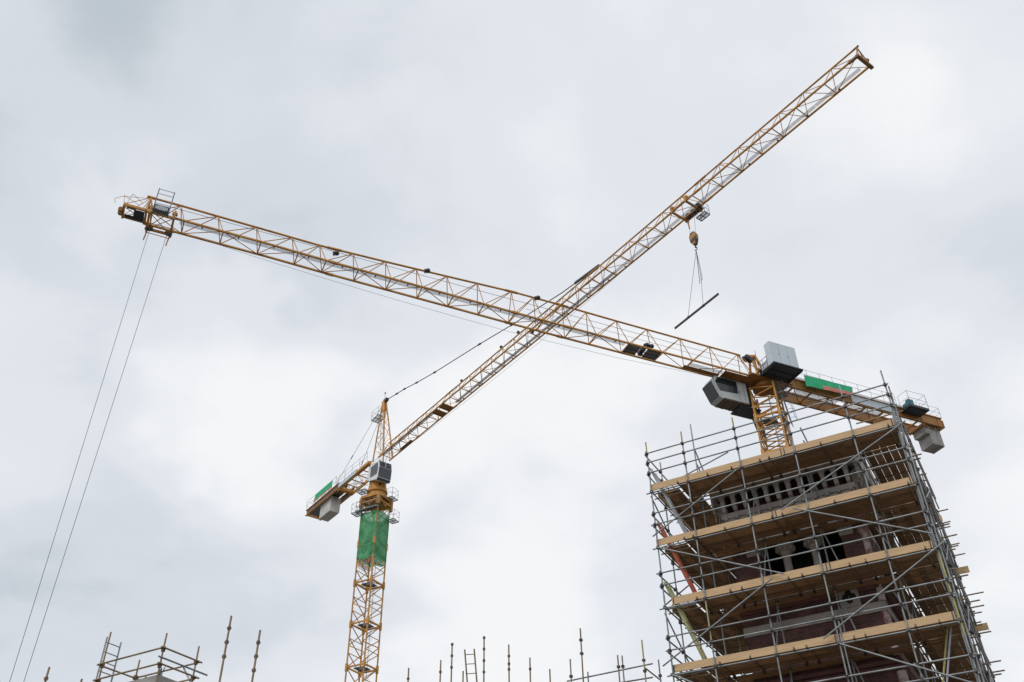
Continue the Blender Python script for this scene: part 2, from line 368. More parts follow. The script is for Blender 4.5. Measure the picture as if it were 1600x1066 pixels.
def mast(rt_, cx, cy, side, ztop, zbot, first, step, r, mats, nk=3, platforms=True):
    """square lattice mast on the site grid with bolted sections; legs are sub-parts"""
    h = side/2; c = gu*0+V((cx, cy, 0))
    C_ = lambda i, z: c + gu*(h*(1, -1, -1, 1)[i]) + gn*(h*(-1, -1, 1, 1)[i]) + Z*(z+CAM_H)
    m = MB(); z = first
    levels = [ztop]
    while z > zbot: levels.append(z); z -= step
    levels.append(zbot)
    for a, b in zip(levels, levels[1:]):
        for i in range(4):
            n = max(1, round((a-b)/step*(nk+(1 if (i % 2 == 1 and nk > 1) else 0))))
            j = (i+1) % 4
            m.beam(C_(i, b), C_(j, b), r*1.7, r*1.7)
            for k in range(n):
                z0 = a+(b-a)*k/n; z1 = a+(b-a)*(k+1)/n; zm = (z0+z1)/2
                mid = (C_(i, zm)+C_(j, zm))/2
                if i % 2 == 0:
                    m.tube(C_(i, z0), C_(j, zm), r*.6); m.tube(C_(j, zm), C_(i, z1), r*.6)
                else:
                    m.tube(C_(j, z0), C_(i, z1), r*.6)
                    if k < n-1: m.tube(C_(i, z1), C_(j, z1), r*.5)
    mo = m.build('mast', mats, rt_)
    for i in range(4):
        l = MB(); l.tube(C_(i, ztop), C_(i, zbot), r, 8)
        for b in levels[1:-1]: l.beam(C_(i, b-.35), C_(i, b+.35), r*2.7, r*2.7, gn)
        l.build('leg', mats, mo)
    if platforms:
        for b in levels[1:-1]:
            p = MB(); p.box(c+gu*.15+gn*.2+Z*(b+.05+CAM_H), gu, gn, Z, h*.55, h*.6, .03); p.box(c-gu*.25-gn*.25+Z*(b-.12+CAM_H), gu, gn, Z, .22, .2, .14)
            p.build('rest_platform', M['greymetal'], mo)
        ld = MB(); a = gu*-.15+gn*.35*h
        for dx in (-.2, .2): ld.tube(c+a+gn*dx+Z*(ztop+CAM_H), c+a+gn*dx+Z*(zbot+CAM_H), .022, 5)
        z = ztop
        while z > zbot+.5:
            ld.tube(c+a-gn*.2+Z*(z+CAM_H), c+a+gn*.2+Z*(z+CAM_H), .014, 4); z -= .3
        z = ztop
        while z > max(zbot, ztop-34):
            for k in range(6):
                q = lambda u: c+a-gu*(.35*math.sin(math.pi*u))+gn*(.35*math.cos(math.pi*u))+Z*(z+CAM_H)
                ld.tube(q(k/6), q((k+1)/6), .012, 4)
            z -= .9
        ld.build('climbing_ladder', M['greymetal'], mo)
    return mo

def railing(rt_, pts, h, r=.02, mm=None, mid=True, name='railing', step=1.6):
    m = MB()
    for a, b in zip(pts, pts[1:]):
        a = V(a); b = V(b); L = (b-a).length; k = max(1, round(L/step))
        for f in ([1.0, .5] if mid else [1.0]): m.tube(a+Z*h*f, b+Z*h*f, r*.8, 5)
        for i in range(k+1):
            p = a+(b-a)*i/k; m.tube(p, p+Z*h, r, 5)
    return m.build(name, mm or M['greymetal'], rt_)

def cage(rt_, c, ax, ay, lx, ly, h=1.05, rails=True):
    """small railed platform: grating floor in an angle frame"""
    m = MB(); c = V(c)
    P = [c+ax*lx/2*i+ay*ly/2*j for i, j in ((-1, -1), (1, -1), (1, 1), (-1, 1))]
    for a, b in zip(P, P[1:]+P[:1]): m.beam(a, b, .05, .07)
    m.beam((P[0]+P[1])/2, (P[2]+P[3])/2, .05, .06)
    m.beam((P[0]+P[3])/2, (P[2]+P[1])/2, .05, .06)
    o = m.build('service_platform', M['greymetal'], rt_)
    f = MB(); f.box(c+Z*.05, ax, ay, Z, lx/2-.03, ly/2-.03, .01); f.build('grating', M['grating'], o)
    if rails: railing(o, P+P[:1], h, .018)
    return o

# ------------------------------------------------------------------ CRANE A (flat top, near)
FA = Frame((22.866, 68.093), -113.8607, 48.0, -1)
AX = FA(.5, 0, 0); ax_, ay_ = AX.x, AX.y
crA = root('tower_crane', (ax_, ay_, 0), 'yellow flat-topped tower crane behind the scaffolded tower, pale grey cabinet at its slewing head', 'tower crane', 'tower cranes')
Ts = [53.5, 51.43, 48.73, 45.88, 43.17, 41.05, 38.41, 35.79, 33.23, 30.66, 28.04, 24.99, 22.99, 20.35, 18.07, 15.15, 12.16, 8.8, 5.74, 2.75]
Bs = [53.1, 50.9, 48.15, 45.4, 42.62, 40.5, 37.98, 35.4, 32.85, 30.28, 27.68, 25.0, 22.5, 19.9, 17.63, 14.55, 11.35, 8.31, 5.2, 2.3]
zTA = [(-2, 2.58), (2.75, 2.6), (15, 2.64), (21, 2.73), (25, 2.72), (30.6, 2.45), (35.8, 2.22), (41, 2.04), (46, 2.13), (51.4, 2.23), (53.6, 2.23)]
zBA = [(-2, -.12), (5, -.11), (20, -.13), (25, -.11), (30, -.05), (35, 0), (40, .05), (45, .17), (51, .21), (56, .25)]
jA, TA, BA = jib(FA, crA, M['yellow'], Ts, Bs, zTA, zBA, .70, -1.2, 53.6, (.084, .065, .036),
                 [(14.8, 51.2, .20, .52, .02, M['grating'])], (25.0, 20.35, 39.9))
zb = lambda t: interp(zBA, t); zt = lambda t: interp(zTA, t)
m = MB(); m.path([FA(t, .3, 1.55 if t > 28 else 1.6) for t in (52, 41, 33, 23, 13, 2.4)], .018, 5); m.path([FA(t, .55, .75) for t in (24, 12, 3)], .014, 5)
m.build('life_line', M['rope'], jA)
m = MB(); m.path([FA(t, -.35, z) for t, z in ((50, -.05), (46.2, -.42), (41.1, -.75), (34.5, -1.06), (29, -1.22), (24.9, -1.3), (22.1, -1.26), (15.2, -1.1), (8, -.65), (1.1, -.19))], .012, 5)
m.build('slack_trolley_rope', M['rope'], crA)
for t, n_, z in ((32.32, .05, zt(32.3)+.06), (22.6, .05, zt(22.6)+.05), (39.7, .0, 1.72), (12.76, .62, .28), (12.3, .62, .28), (1.9, .0, 2.5)):
    m = MB(); m.lathe(FA(t, n_, z), [(.08, -.16), (.18, -.14), (.21, 0), (.15, .15), (.06, .2)], 12, (FA.d*.9-Z*.5).normalized()); m.lathe(FA(t+.2, n_, z-.12), [(.19, -.02), (.19, .02)], 12, (FA.d*.9-Z*.4).normalized())
    m.build('floodlight', M['darkmetal'], jA)
for t0, t1, n0, n1 in ((13.33, 14.57, -.52, .55), (11.4, 12.66, -.5, .58)):
    m = MB(); m.box(FA((t0+t1)/2, (n0+n1)/2, -.1), FA.d, FA.n, Z, (t1-t0)/2, (n1-n0)/2, .03)
    for q in (-.45, 0, .5): m.beam(FA(t0, q, -.17), FA(t1, q, -.17), .05, .06)
    m.build('winch_tray', M['greymetal'], jA)
m = MB(); m.lathe(FA(12.95, .1, .0), [(.1, -.3), (.22, -.28), (.22, .28), (.1, .3)], 12, FA.n); m.box(FA(13.0, -.2, -.12), FA.d, FA.n, Z, .18, .14, .16); m.build('trolley_winch', M['darkmetal'], jA)
m = MB(); m.box(FA(3.0, -.05, -.2), FA.d, FA.n, Z, 1.9, .62, .03)
for q in (1.4, 2.6, 3.8): m.beam(FA(q, -.68, -.26), FA(q, .62, -.26), .08, .08)
m.box(FA(6.8, -.38, -.12), FA.d, FA.n, Z, 1.8, .22, .02)
m.build('root_plate', M['ochre'], jA)
m = MB(); m.box(FA(6.6, .1, -.1), FA.d, FA.n, Z, 1.7, .2, .02); m.build('root_walkway', M['grating'], jA)
# nose
m = MB()
for sg in (-1, 1):
    m.beam(FA(53.4, sg*.62, .3), FA(55.0, sg*.62, .32), .14, .2); m.tube(TA(53.5), FA(55.0, sg*.6, .4), .025); m.tube(TA(53.5), FA(54.2, sg*.6, .4), .025)
m.beam(FA(55.0, -.7, .3), FA(55.0, .7, .3), .14, .3); m.beam(FA(53.5, -.7, .3), FA(53.5, .7, .3), .14, .2)
for a, b in (((53.5, -.5), (55, .5)), ((53.5, .5), (55, -.5))): m.tube(FA(a[0], a[1], .25), FA(b[0], b[1], .25), .03)
m.build('nose_frame', M['yellow'], jA)
for a, b, c, e_, f_ in ((53.95, -.05, .22, .36, .52), (54.45, -.42, .24, .42, .16), (54.5, .5, .25, .3, .1)):
    m = MB(); m.box(FA(a, b, c), FA.d, FA.n, Z, e_, f_, .02); m.build('nose_plate', M['darkmetal'], jA)
for q in (-.25, .1):
    m = MB(); m.lathe(FA(55.16, q, .25), [(.1, -.09), (.2, -.09), (.2, .09), (.1, .09)], 12, FA.n); m.build('rope_sheave', M['ochre'], jA)
m = MB()
for a, b in (((54.9, .6, .4), (54.7, .6, 1.55)), ((54.7, .6, 1.55), (53.9, .2, 1.25)), ((53.6, 0, 2.1), (55.3, .5, 1.15)), ((55.3, .5, 1.15), (55.75, .5, .75)), ((55.75, .5, .75), (55.6, .5, .3)), ((55.0, .7, .3), (55.2, .7, 1.1)), ((55.2, .7, 1.1), (54.1, .3, .9))): m.tube(FA(*a), FA(*b), .018, 5)
m.build('nose_guard', M['yellow'], jA)
m = MB()
for sg in (-1, 1): m.tube(TA(53.5), FA(53.6, sg*.68, .35), .05)
m.tube(TA(53.1), TA(53.8), .11); m.build('end_post', M['yellow'], jA)
# trolley at the jib end
tr = MB()
for t in (51.6, 53.25):
    tr.beam(FA(t, -1.0, zb(t)-.28), FA(t, 1.0, zb(t)-.28), .14, .16)
    for sg in (-1, 1):
        tr.beam(FA(t, sg*.98, zb(t)-.4), FA(t, sg*.98, zb(t)+.42), .12, .14, FA.d); tr.box(FA(t, sg*.9, zb(t)+.2), FA.d, FA.n, Z, .18, .1, .1)
for sg in (-1, 1): tr.beam(FA(51.5, sg*.9, zb(52)-.22), FA(53.4, sg*.9, zb(52)-.22), .13, .18)
for a, b in (((51.6, -.9), (53.25, .9)), ((51.6, .9), (53.25, -.9)), ((51.6, -.2), (53.25, -.2))): tr.tube(FA(a[0], a[1], zb(52)-.25), FA(b[0], b[1], zb(52)-.25), .03)
for t in (51.65, 53.2): tr.tube(FA(t, -.95, zb(t)-.3), FA(t+.05, -.95, zb(t)-1.3), .045)
tr.tube(FA(51.6, -.95, -.35), FA(53.3, -.95, -.3), .03)
trA = tr.build('trolley', M['yellow'], crA)
for t in (51.75, 53.1):
    m = MB(); m.lathe(FA(t, -.75, zb(t)-.22), [(.1, -.09), (.26, -.09), (.26, .09), (.1, .09)], 12, FA.n)
    m.build('trolley_sheave', M['darkmetal'], trA)
bk = MB(); c0, c1 = 52.0, 53.05
for t in (c0, c1): bk.beam(FA(t, 1.5, -.2), FA(t, 1.5, 1.9), .06, .07, FA.d); bk.beam(FA(t, .95, -.2), FA(t, 1.5, -.2), .05, .05)
for z in (1.85, 1.4, .75, .45): bk.tube(FA(c0, 1.5, z), FA(c1, 1.5, z), .022, 5)
bk.box(FA((c0+c1)/2, 1.32, -.2), FA.d, FA.n, Z, .55, .17, .02)
bs = bk.build('maintenance_basket', M['greymetal'], crA)
pl = MB(); pl.box(FA((c0+c1)/2, 1.52, .06), FA.d, FA.n, Z, (c1-c0)/2, .012, .26); pl.build('sign_plate', M['darkmetal'], bs)
ov = MB()
for k in range(7):
    q = -.36+.12*k; ov.box(FA((c0+c1)/2-q, 1.536, .06+.0*k), FA.d, FA.n, Z, .046, .004, .2*math.sqrt(max(.15, 1-(q/.46)**2)))
ov.build('slotted_emblem', M['white'], bs)
for a, b in ((53.02, 52.72), (51.82, 52.18)):
    rp = MB(); rp.tube(FA(a, -.55, -.3), FA(b, -.2, -37.4), .016, 5); rp.build('hoist_rope', M['rope'], trA)
hk = MB(); hk.prism([FA(52.1, -.35, -37.3), FA(52.8, -.35, -37.3), FA(52.85, -.35, -37.9), FA(52.55, -.35, -38.6), FA(52.35, -.35, -38.6), FA(52.05, -.35, -37.9)], FA.n*.3)
hk.path([FA(52.45+.18*math.sin(a), -.2, -38.95+.18*math.cos(a)) for a in [k*.5 for k in range(10)]], .05); hk.build('hook_block', M['hookstripe'], trA)
# slewing head
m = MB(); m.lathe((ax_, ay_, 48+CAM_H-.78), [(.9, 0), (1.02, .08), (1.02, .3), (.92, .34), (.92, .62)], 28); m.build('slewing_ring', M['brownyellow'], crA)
m = MB(); m.box(FA(.4, 0, -.08), FA.d, FA.n, Z, 2.1, 1.05, .09)
for sg in (-1, 1): m.beam(FA(-1.9, sg*1.0, -.05), FA(2.6, sg*.85, -.05), .18, .3)
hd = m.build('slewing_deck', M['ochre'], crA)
m = MB()
for sg in (-1, 1):
    m.beam(FA(1.3, sg*.6, 0), FA(1.35, sg*.12, 2.75), .13, .16, FA.d); m.beam(FA(.2, sg*.6, 0), FA(.9, sg*.12, 2.9), .16, .2, FA.d); m.tube(FA(1.4, sg*.55, .6), FA(.6, sg*.5, 1.3), .05); m.tube(FA(.4, sg*.58, .5), FA(1.3, sg*.5, 1.2), .05)
m.beam(FA(1.5, 0, 2.7), FA(.8, 0, 2.9), .3, .25); m.tube(FA(.95, .3, 1.9), FA(.9, .3, 3.4), .03)
m.build('head_frame', M['yellow'], crA)
m = MB(); m.lathe(FA(1.75, 0, 2.5), [(.1, -.3), (.3, -.26), (.3, .2), (.12, .3)], 12, FA.n); m.box(FA(1.5, .1, 2.3), FA.d, FA.n, Z, .2, .2, .22); m.box(FA(.75, .8, .75), FA.d, FA.n, Z, .5, .3, .09); m.build('hoist_drum', M['darkmetal'], crA)
# cabinet on its platform
m = MB(); m.box(FA(.03, 1.83, -.02), FA.d, FA.n, Z, 1.56, 1.24, .06)
for q in (.75, 1.4, 2.1, 2.9): m.beam(FA(-1.5, q, -.1), FA(1.56, q, -.1), .1, .14)
for q in (-1.45, 1.5): m.beam(FA(q, .6, -.1), FA(q, 3.05, -.1), .1, .14)
m.beam(FA(-1.55, 3.08, .0), FA(1.6, 3.08, .0), .05, .12)
cp = m.build('cabinet_platform', M['darkmetal'], crA)
m = MB(); m.box(FA(.19, 2.66, 1.24), FA.d, FA.n, Z, 1.4, .36, 1.10)
for q in (-1.18, -.45, .8, 1.55): m.box(FA(q, 2.7, .09), FA.d, FA.n, Z, .06, .33, .05)
m.build('electrical_cabinet', M['cabinet'], crA)
m = MB()
for q in (-.28, .66): m.box(FA(q, 3.022, 1.24), FA.d, FA.n, Z, .008, .003, 1.07)
for q in (-.2, .74): m.box(FA(q, 3.03, 1.1), FA.d, FA.n, Z, .02, .012, .09)
m.build('door_seam', M['greymetal'], [o for o in crA.children if o.name.startswith('electrical_cabinet')][0])
m = MB()
for (a, b) in (((1.6, 1.1), (1.6, 2.3)), ((1.6, 1.1), (.7, 1.1))):
    for h_ in (.06, .6, 1.15): m.tube(FA(*a, h_), FA(*b, h_), .025, 5)
    m.tube(FA(*a, 0), FA(*a, 1.15), .025, 5); m.tube(FA(*b, 0), FA(*b, 1.15), .025, 5); m.tube(FA((a[0]+b[0])/2, (a[1]+b[1])/2, 0), FA((a[0]+b[0])/2, (a[1]+b[1])/2, 1.15), .025, 5)
m.build('platform_railing', M['darkmetal'], cp)
m = MB(); m.box(FA(1.3, 1.6, .55), FA.d, FA.n, Z, .02, .45, .5); m.box(FA(.9, 1.3, .4), FA.d, FA.n, Z, .25, .2, .38); m.build('switch_box', M['cabinet'], cp)
# cab hung on the far side
def cabA(z): return z
prof = [(2.3, -.35), (5.55, -.35), (6.0, -1.0), (5.35, -2.5), (4.9, -2.62), (2.3, -2.5)]
m = MB(); m.prism([FA(t, -1.65, z) for t, z in prof], FA.n*1.4); cb = m.build('cab', M['white'], crA)
m = MB(); m.prism([FA(t, -.252, z) for t, z in ((3.3, -.40), (5.36, -.40), (5.68, -1.0), (5.42, -1.82), (4.9, -1.82), (3.3, -1.72))], FA.n*.02); m.build('side_window', M['glass'], cb)
fr = lambda t0, z0, t1, z1, n0, n1, ex: [FA(t0+ex, n0, z0+ex*.3), FA(t0+ex, n1, z0+ex*.3), FA(t1+ex, n1, z1), FA(t1+ex, n0, z1)]
for a, b in (((5.56, -.37), (5.99, -.98)), ((5.99, -1.02), (5.68, -1.74)), ((5.67, -1.77), (5.37, -2.46))):
    for n0, n1 in ((-1.64, -.96), (-.94, -.27)):
        m = MB(); m.prism(fr(a[0], a[1], b[0], b[1], n0, n1, .004), FA.d*.02); m.build('front_window', M['glass'], cb)
m = MB(); m.box(FA(3.6, -.95, -2.58), FA.d, FA.n, Z, 1.35, .72, .06)
for q in (2.7, 3.5, 4.3): m.box(FA(q, -.95, -2.66), FA.d, FA.n, Z, .07, .7, .04)
m.build('cab_floor', M['cabfloor'], cb)
m = MB(); m.prism([FA(t, -.245, z) for t, z in ((5.3, -.4), (5.42, -.4), (5.75, -1.0), (5.2, -2.3), (5.08, -2.3), (5.6, -1.0))], FA.n*.03); m.build('window_frame', M['white'], cb)
m = MB()
for q in (2.62, 3.2): m.box(FA(q, -.247, -1.4), FA.d, FA.n, Z, .008, .004, .98)
m.box(FA(2.9, -.247, -.44), FA.d, FA.n, Z, .3, .004, .008); m.box(FA(3.1, -.23, -1.45), FA.d, FA.n, Z, .02, .02, .08); m.build('cab_door', M['darkmetal'], cb)
pa = cage(crA, FA(1.75, -1.35, -2.62), FA.d, FA.n, 1.5, 1.3, 1.1)
m = MB(); m.box(FA(2.05, -1.2, -2.72), FA.d, FA.n, Z, 1.1, .75, .07); m.box(FA(2.0, -.98, -1.4), FA.d, FA.n, Z, .28, .62, 1.0); m.build('cab_access_floor', M['darkmetal'], pa)
m = MB()
for sg in (-.3, .3): m.beam(FA(1.1, -1.4+sg, -2.6), FA(.45, -1.4+sg, -5.2), .05, .16)
for k in range(10): m.box(FA(1.1-.065*k, -1.4, -2.7-.26*k), FA.d, FA.n, Z, .11, .3, .015)
for sg in (-.3, .3): m.tube(FA(1.3, -1.4+sg, -1.7), FA(.65, -1.4+sg, -4.3), .02, 5)
m.build('access_stair', M['greymetal'], pa)
# mast A and its access
mast(crA, ax_, ay_, 2.1, 48-.76, -CAM_H, 48-3.9, 3.6, .095, M['yellow'], 3)
m = MB(); c = V((ax_, ay_, 0)); e1 = c-gu*1.45-gn*.3
for q in (-.28, .28): m.tube(e1+gn*q+Z*(48+CAM_H-.5)+gu*.12, e1+gn*q-gu*.25+Z*(48+CAM_H-5.2), .035, 6)
for k in range(15): m.tube(e1-gn*.28-gu*.02*k+Z*(48+CAM_H-.7-.3*k)+gu*.1, e1+gn*.28-gu*.02*k+Z*(48+CAM_H-.7-.3*k)+gu*.1, .02, 5)
for k in range(5):
    zz_ = 48+CAM_H-1.0-.9*k; pts = [e1-gu*(.1+.02*k*3)+gn*(.36*math.cos(math.pi*u/8))-gu*(.45*math.sin(math.pi*u/8))+Z*zz_ for u in range(9)]; m.path(pts, .018, 5)
for u in (2, 4, 6): m.tube(e1-gu*.1+gn*(.36*math.cos(math.pi*u/8))-gu*(.45*math.sin(math.pi*u/8))+Z*(48+CAM_H-1), e1-gu*.34+gn*(.36*math.cos(math.pi*u/8))-gu*(.45*math.sin(math.pi*u/8))+Z*(48+CAM_H-4.6), .015, 5)
m.build('access_ladder', M['greymetal'], crA)
cage(crA, c-gu*1.45-gn*.3+Z*(48+CAM_H-1.9), gu, gn, .7, 1.0, 1.1)
m = MB(); m.tube(c-gu*1.15-gn*.9+Z*(48+CAM_H-.8), c-gu*1.2-gn*.9+Z*(48+CAM_H-9), .07, 6); m.build('power_cable', M['darkmetal'], crA)
# counter jib
cj = MB()
for sg in (-1, 1):
    cj.beam(FA(-1.4, sg*.98, -.45), FA(-19.4, sg*.98, -.45), .22, .06)
    cj.beam(FA(-1.4, sg*.98, .06), FA(-19.4, sg*.98, .06), .04, .96)
    q = -2.4
    while q > -19: cj.beam(FA(q, sg*1.03, -.42), FA(q, sg*1.03, .54), .02, .06, FA.n); q -= 2.05
q = -2.0
while q > -19:
    cj.beam(FA(q, -.95, -.35), FA(q, .95, -.35), .12, .14); q -= 2.05
q = -2.0; k = 0
while q > -13:
    cj.tube(FA(q, -.95*(1 if k % 2 else -1), -.4), FA(q-2.05, .95*(1 if k % 2 else -1), -.4), .04); q -= 2.05; k += 1
cj.beam(FA(-19.4, -1.1, -.08), FA(-19.4, 1.1, -.08), .08, .8)
for q in (-16.9, -19.0): cj.beam(FA(q, -1.0, -.62), FA(q, 1.0, -.62), .2, .22)
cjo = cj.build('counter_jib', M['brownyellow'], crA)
for sg in (-1, 1): m = MB(); m.beam(FA(-1.4, sg*.98, .585), FA(-19.4, sg*.98, .585), .24, .07); m.build('top_flange', M['yellow'], cjo)
m = MB(); m.beam(FA(-8.5, 1.06, .07), FA(-13.7, 1.06, .07), .03, .74); m.build('side_panel', M['cabinet'], cjo)
m = MB(); m.box(FA(-9.0, 1.28, .5), FA.d, FA.n, Z, 7.0, .16, .015); m.build('walkway', M['grating'], cjo)
m = MB(); m.box(FA(-5, .1, -.18), FA.d, FA.n, Z, 2.4, .5, .02); m.box(FA(-10.5, .1, -.18), FA.d, FA.n, Z, 2.2, .35, .02); m.build('inner_grating', M['grating'], cjo)
railing(cjo, [FA(-2.0, 1.44, .5), FA(-13.6, 1.44, .5)], 1.1, .018, None, True, 'railing', 1.45)
railing(cjo, [FA(-2.0, -1.05, .62), FA(-19.3, -1.05, .62)], 1.1, .018, None, True, 'railing', 1.6)
railing(cjo, [FA(-17.0, 1.1, .62), FA(-19.4, 1.1, .62), FA(-19.4, -.9, .62)], 1.1, .018)
m = MB(); m.box(FA(-15.45, 1.68, .12), FA.d, FA.n, Z, 1.15, .62, .12); m.box(FA(-15.45, 1.68, -.02), FA.d, FA.n, Z, 1.0, .5, .03); wn = m.build('winch_platform', M['darkmetal'], crA)
m = MB(); m.lathe(FA(-14.9, 1.6, .6), [(.15, -.4), (.36, -.38), (.36, .38), (.15, .4)], 14, FA.n); m.box(FA(-14.6, 2.05, .5), FA.d, FA.n, Z, .3, .2, .3); m.build('hoist_winch', mat('teal_winch_paint', (.03, .16, .2), .5, 0, .2, 3), wn)
railing(wn, [FA(-14.4, 2.28, .2), FA(-16.6, 2.28, .2), FA(-16.6, 1.1, .2)], 1.55, .02)
railing(wn, [FA(-14.4, 2.28, .2), FA(-14.4, 1.1, .2)], 1.55, .02)
def block(t0, t1, n0, n1, z0, z1, F, rt_, mm='concrete'):
    m = MB(); c = .05
    m.prism([F(t0, n0+c, z0), F(t0, n0, z0+c), F(t0, n0, z1), F(t0, n1, z1), F(t0, n1, z0+c), F(t0, n1-c, z0)], F.d*(t1-t0))
    return m.build('counterweight', M[mm], rt_)
block(-17.5, -17.08, -.75, .75, -1.4, -.25, FA, cjo)
block(-17.98, -17.53, -.75, .75, -2.5, -.25, FA, cjo); block(-18.44, -18.01, -.75, .72, -2.48, -.25, FA, cjo); block(-18.95, -18.47, -.73, .75, -2.5, -.25, FA, cjo)
for q in (-17.3, -17.8, -18.2, -18.7):
    for sg in (-1, 1): m = MB(); m.tube(FA(q, sg*.8, -.05), FA(q, sg*.8, -.75), .05); m.lathe(FA(q, sg*.8, -.75), [(.1, -.06), (.1, .06)], 10); m.build('hanger_bolt', M['ochre'], cjo)
# banner on the counter jib
def banner(F, pts, label, nsub=14, amp=.03, pinkpts=None):
    A, B_, C, D = [V(p) for p in pts]   # top left, top right, bottom right, bottom left
    m = MB(); nrm = (B_-A).cross(D-A).normalized()
    P = lambda u, v: A.lerp(B_, u).lerp(D.lerp(C, u), v) + nrm*(amp*math.sin(u*17+v*3)*v)
    th = nrm*.006
    for i in range(nsub):
        for j in range(4):
            q = [P(i/nsub, j/4), P((i+1)/nsub, j/4), P((i+1)/nsub, (j+1)/4), P(i/nsub, (j+1)/4)]
            m.face(q, sm=True); m.face([p-th for p in reversed(q)], sm=True)
    o = tag(m.build('banner', M['green'], None, A), label, 'banner')
    return o, P, nrm
bnA, PB, nr = banner(FA, [FA(-3.05, 1.48, .95), FA(-8.53, 1.48, 1.07), FA(-8.38, 1.48, .17), FA(-3.03, 1.48, -.28)], 'bright green banner with salmon lower strip on the counter jib right of the grey cabinet')
m = MB()
for i in range(10):
    u0, u1 = .36+.064*i, .36+.064*(i+1); f0 = .62+.10*i/9; f1 = .62+.10*(i+1)/9
    m.face([PB(u0, f0)+FA.n*.015, PB(u1, f1)+FA.n*.015, PB(u1, 1.0)+FA.n*.015-Z*(.06+.04*i/9), PB(u0, 1.0)+FA.n*.015-Z*.04])
m.build('salmon_strip', M['pink'], bnA)

# ------------------------------------------------------------------ CRANE B (with tower head and tie bar, farther)
FB = Frame((-13.639, 83.493), 142.938853, 50.0, 1)
bx_, by_ = -14.0, 83.97
crB = root('tower_crane', (bx_, by_, 0), 'yellow hammerhead tower crane with peaked head and tie bar, its mast wrapped in green netting', 'tower crane', 'tower cranes')
Tb = [60.0, 57.98, 55.63, 53.54, 51.65, 49.75, 47.9, 46.0, 43.95, 41.98, 40.09, 38.17, 36.3, 34.73, 33.16, 31.52, 29.8, 28.05, 26.3, 24.55, 22.85, 21.1, 19.35, 17.6, 15.9, 14.1, 12.4, 10.1, 8.2, 6.45, 4.75, 3.02, 1.3]
Bb = [60.0]+[t-.5 for t in Tb[1:]]
zTB = [(-2, 1.6), (3, 1.55), (10, 1.5), (30, 1.48), (36, 1.46), (42, 1.49), (50, 1.56), (60.1, 1.58)]
zBB = [(-2, .08), (12, .07), (30, .0), (36, -.06), (42, -.07), (50, 0), (61, .02)]
jB, TB, BB = jib(FB, crB, M['yellow_b'], Tb, Bb, zTB, zBB, .64, .2, 60.1, (.064, .054, .027),
                 [(13.2, 36, -.46, -.18, .03, M['gratingd']), (36.0, 59.6, -.46, -.18, .03, M['grating']), (.8, 11.0, .30, .62, .03, M['gratingd'])], (33.8, 46.0, 12.6))
zbB = lambda t: interp(zBB, t)
m = MB()
for t in (12.1, 10.9): m.box(FB(t, .05, .0), FB.d, FB.n, Z, .36, .6, .05); m.beam(FB(t-.36, -.62, -.02), FB(t-.36, .62, -.02), .1, .14)
m.box(FB(4.0, -.42, .0), FB.d, FB.n, Z, 1.1, .16, .03)
m.build('root_plate', M['brownyellow'], jB)
m = MB(); m.beam(FB(60.1, -.85, -.02), FB(60.1, .75, -.02), .22, .2); m.beam(FB(59.4, .64, 0), FB(60.2, .64, 0), .16, .16)
for sg in (-1, 1): m.tube(TB(60.0), FB(60.15, sg*.62, 0), .035)
m.tube(FB(59.7, 0, 1.58), FB(60.15, 0, 1.6), .07); m.lathe(FB(60.15, -.3, .22), [(.06, -.06), (.16, -.06), (.16, .06), (.06, .06)], 12, FB.n)
m.build('end_frame', M['ochre'], jB)
for t, n_, z in ((23.6, 0, 1.72), (21.0, 0, 1.7), (14.6, 0, 1.66), (26.0, .3, .1)):
    m = MB(); m.lathe(FB(t, n_, z), [(.06, -.12), (.15, -.08), (.15, .06), (.05, .12)], 10, FB.d); m.build('floodlight', M['darkmetal'], jB)
m = MB(); m.path([FB(t, -.5, z) for t, z in ((42, -.1), (34, -.45), (26, -.62), (18, -.6), (10, -.42), (3, -.1))], .012, 5); m.build('slack_trolley_rope', M['rope'], crB)
# trolley, hook
tr = MB()
for t in (43.6, 45.0):
    tr.beam(FB(t, -.8, -.3), FB(t, .85, -.3), .13, .16)
    for sg in (-1, 1): tr.beam(FB(t, sg*.82, -.4), FB(t, sg*.82, .22), .12, .14, FB.d); tr.box(FB(t, sg*.74, .1), FB.d, FB.n, Z, .16, .1, .1)
for sg in (-1, 1): tr.beam(FB(43.4, sg*.8, -.2), FB(45.2, sg*.8, -.2), .12, .15)
for q in (-.35, -.55): tr.beam(FB(43.6, q, -.32), FB(45, q, -.32), .08, .1)
tr.tube(FB(43.75, -.55, -.3), FB(43.8, -.6, -1.35), .05)
trB = tr.build('trolley', M['yellow_b'], crB)
for t in (44.0, 44.5, 44.9):
    m = MB(); m.lathe(FB(t, -.45, -.3), [(.08, -.1), (.24, -.1), (.24, .1), (.08, .1)], 12, FB.n); m.build('trolley_sheave', M['darkmetal'], trB)
m = MB(); m.box(FB(45.0, -.5, -.1), FB.d, FB.n, Z, .2, .2, .2); m.build('trolley_motor', M['darkmetal'], trB)
cage(crB, FB(44.75, -1.22, -.45), FB.d, FB.n, .85, .55, .95)
for t in (43.98, 44.6):
    m = MB(); m.tube(FB(t, -.45, -.3), FB(44.28+(t-44.28)*.8, -.25, -2.5), .013, 5); m.build('hoist_rope', M['rope'], trB)
hk = MB(); hx = [(-.18, 0), (.16, 0.02), (.3, -.35), (.27, -.75), (.1, -1.15), (-.1, -1.15), (-.27, -.8), (-.32, -.3)]
hk.prism([FB(44.3+a, -.4, -2.42+b) for a, b in hx], FB.n*.3); hb = hk.build('hook_block', M['hookstripe'], trB)
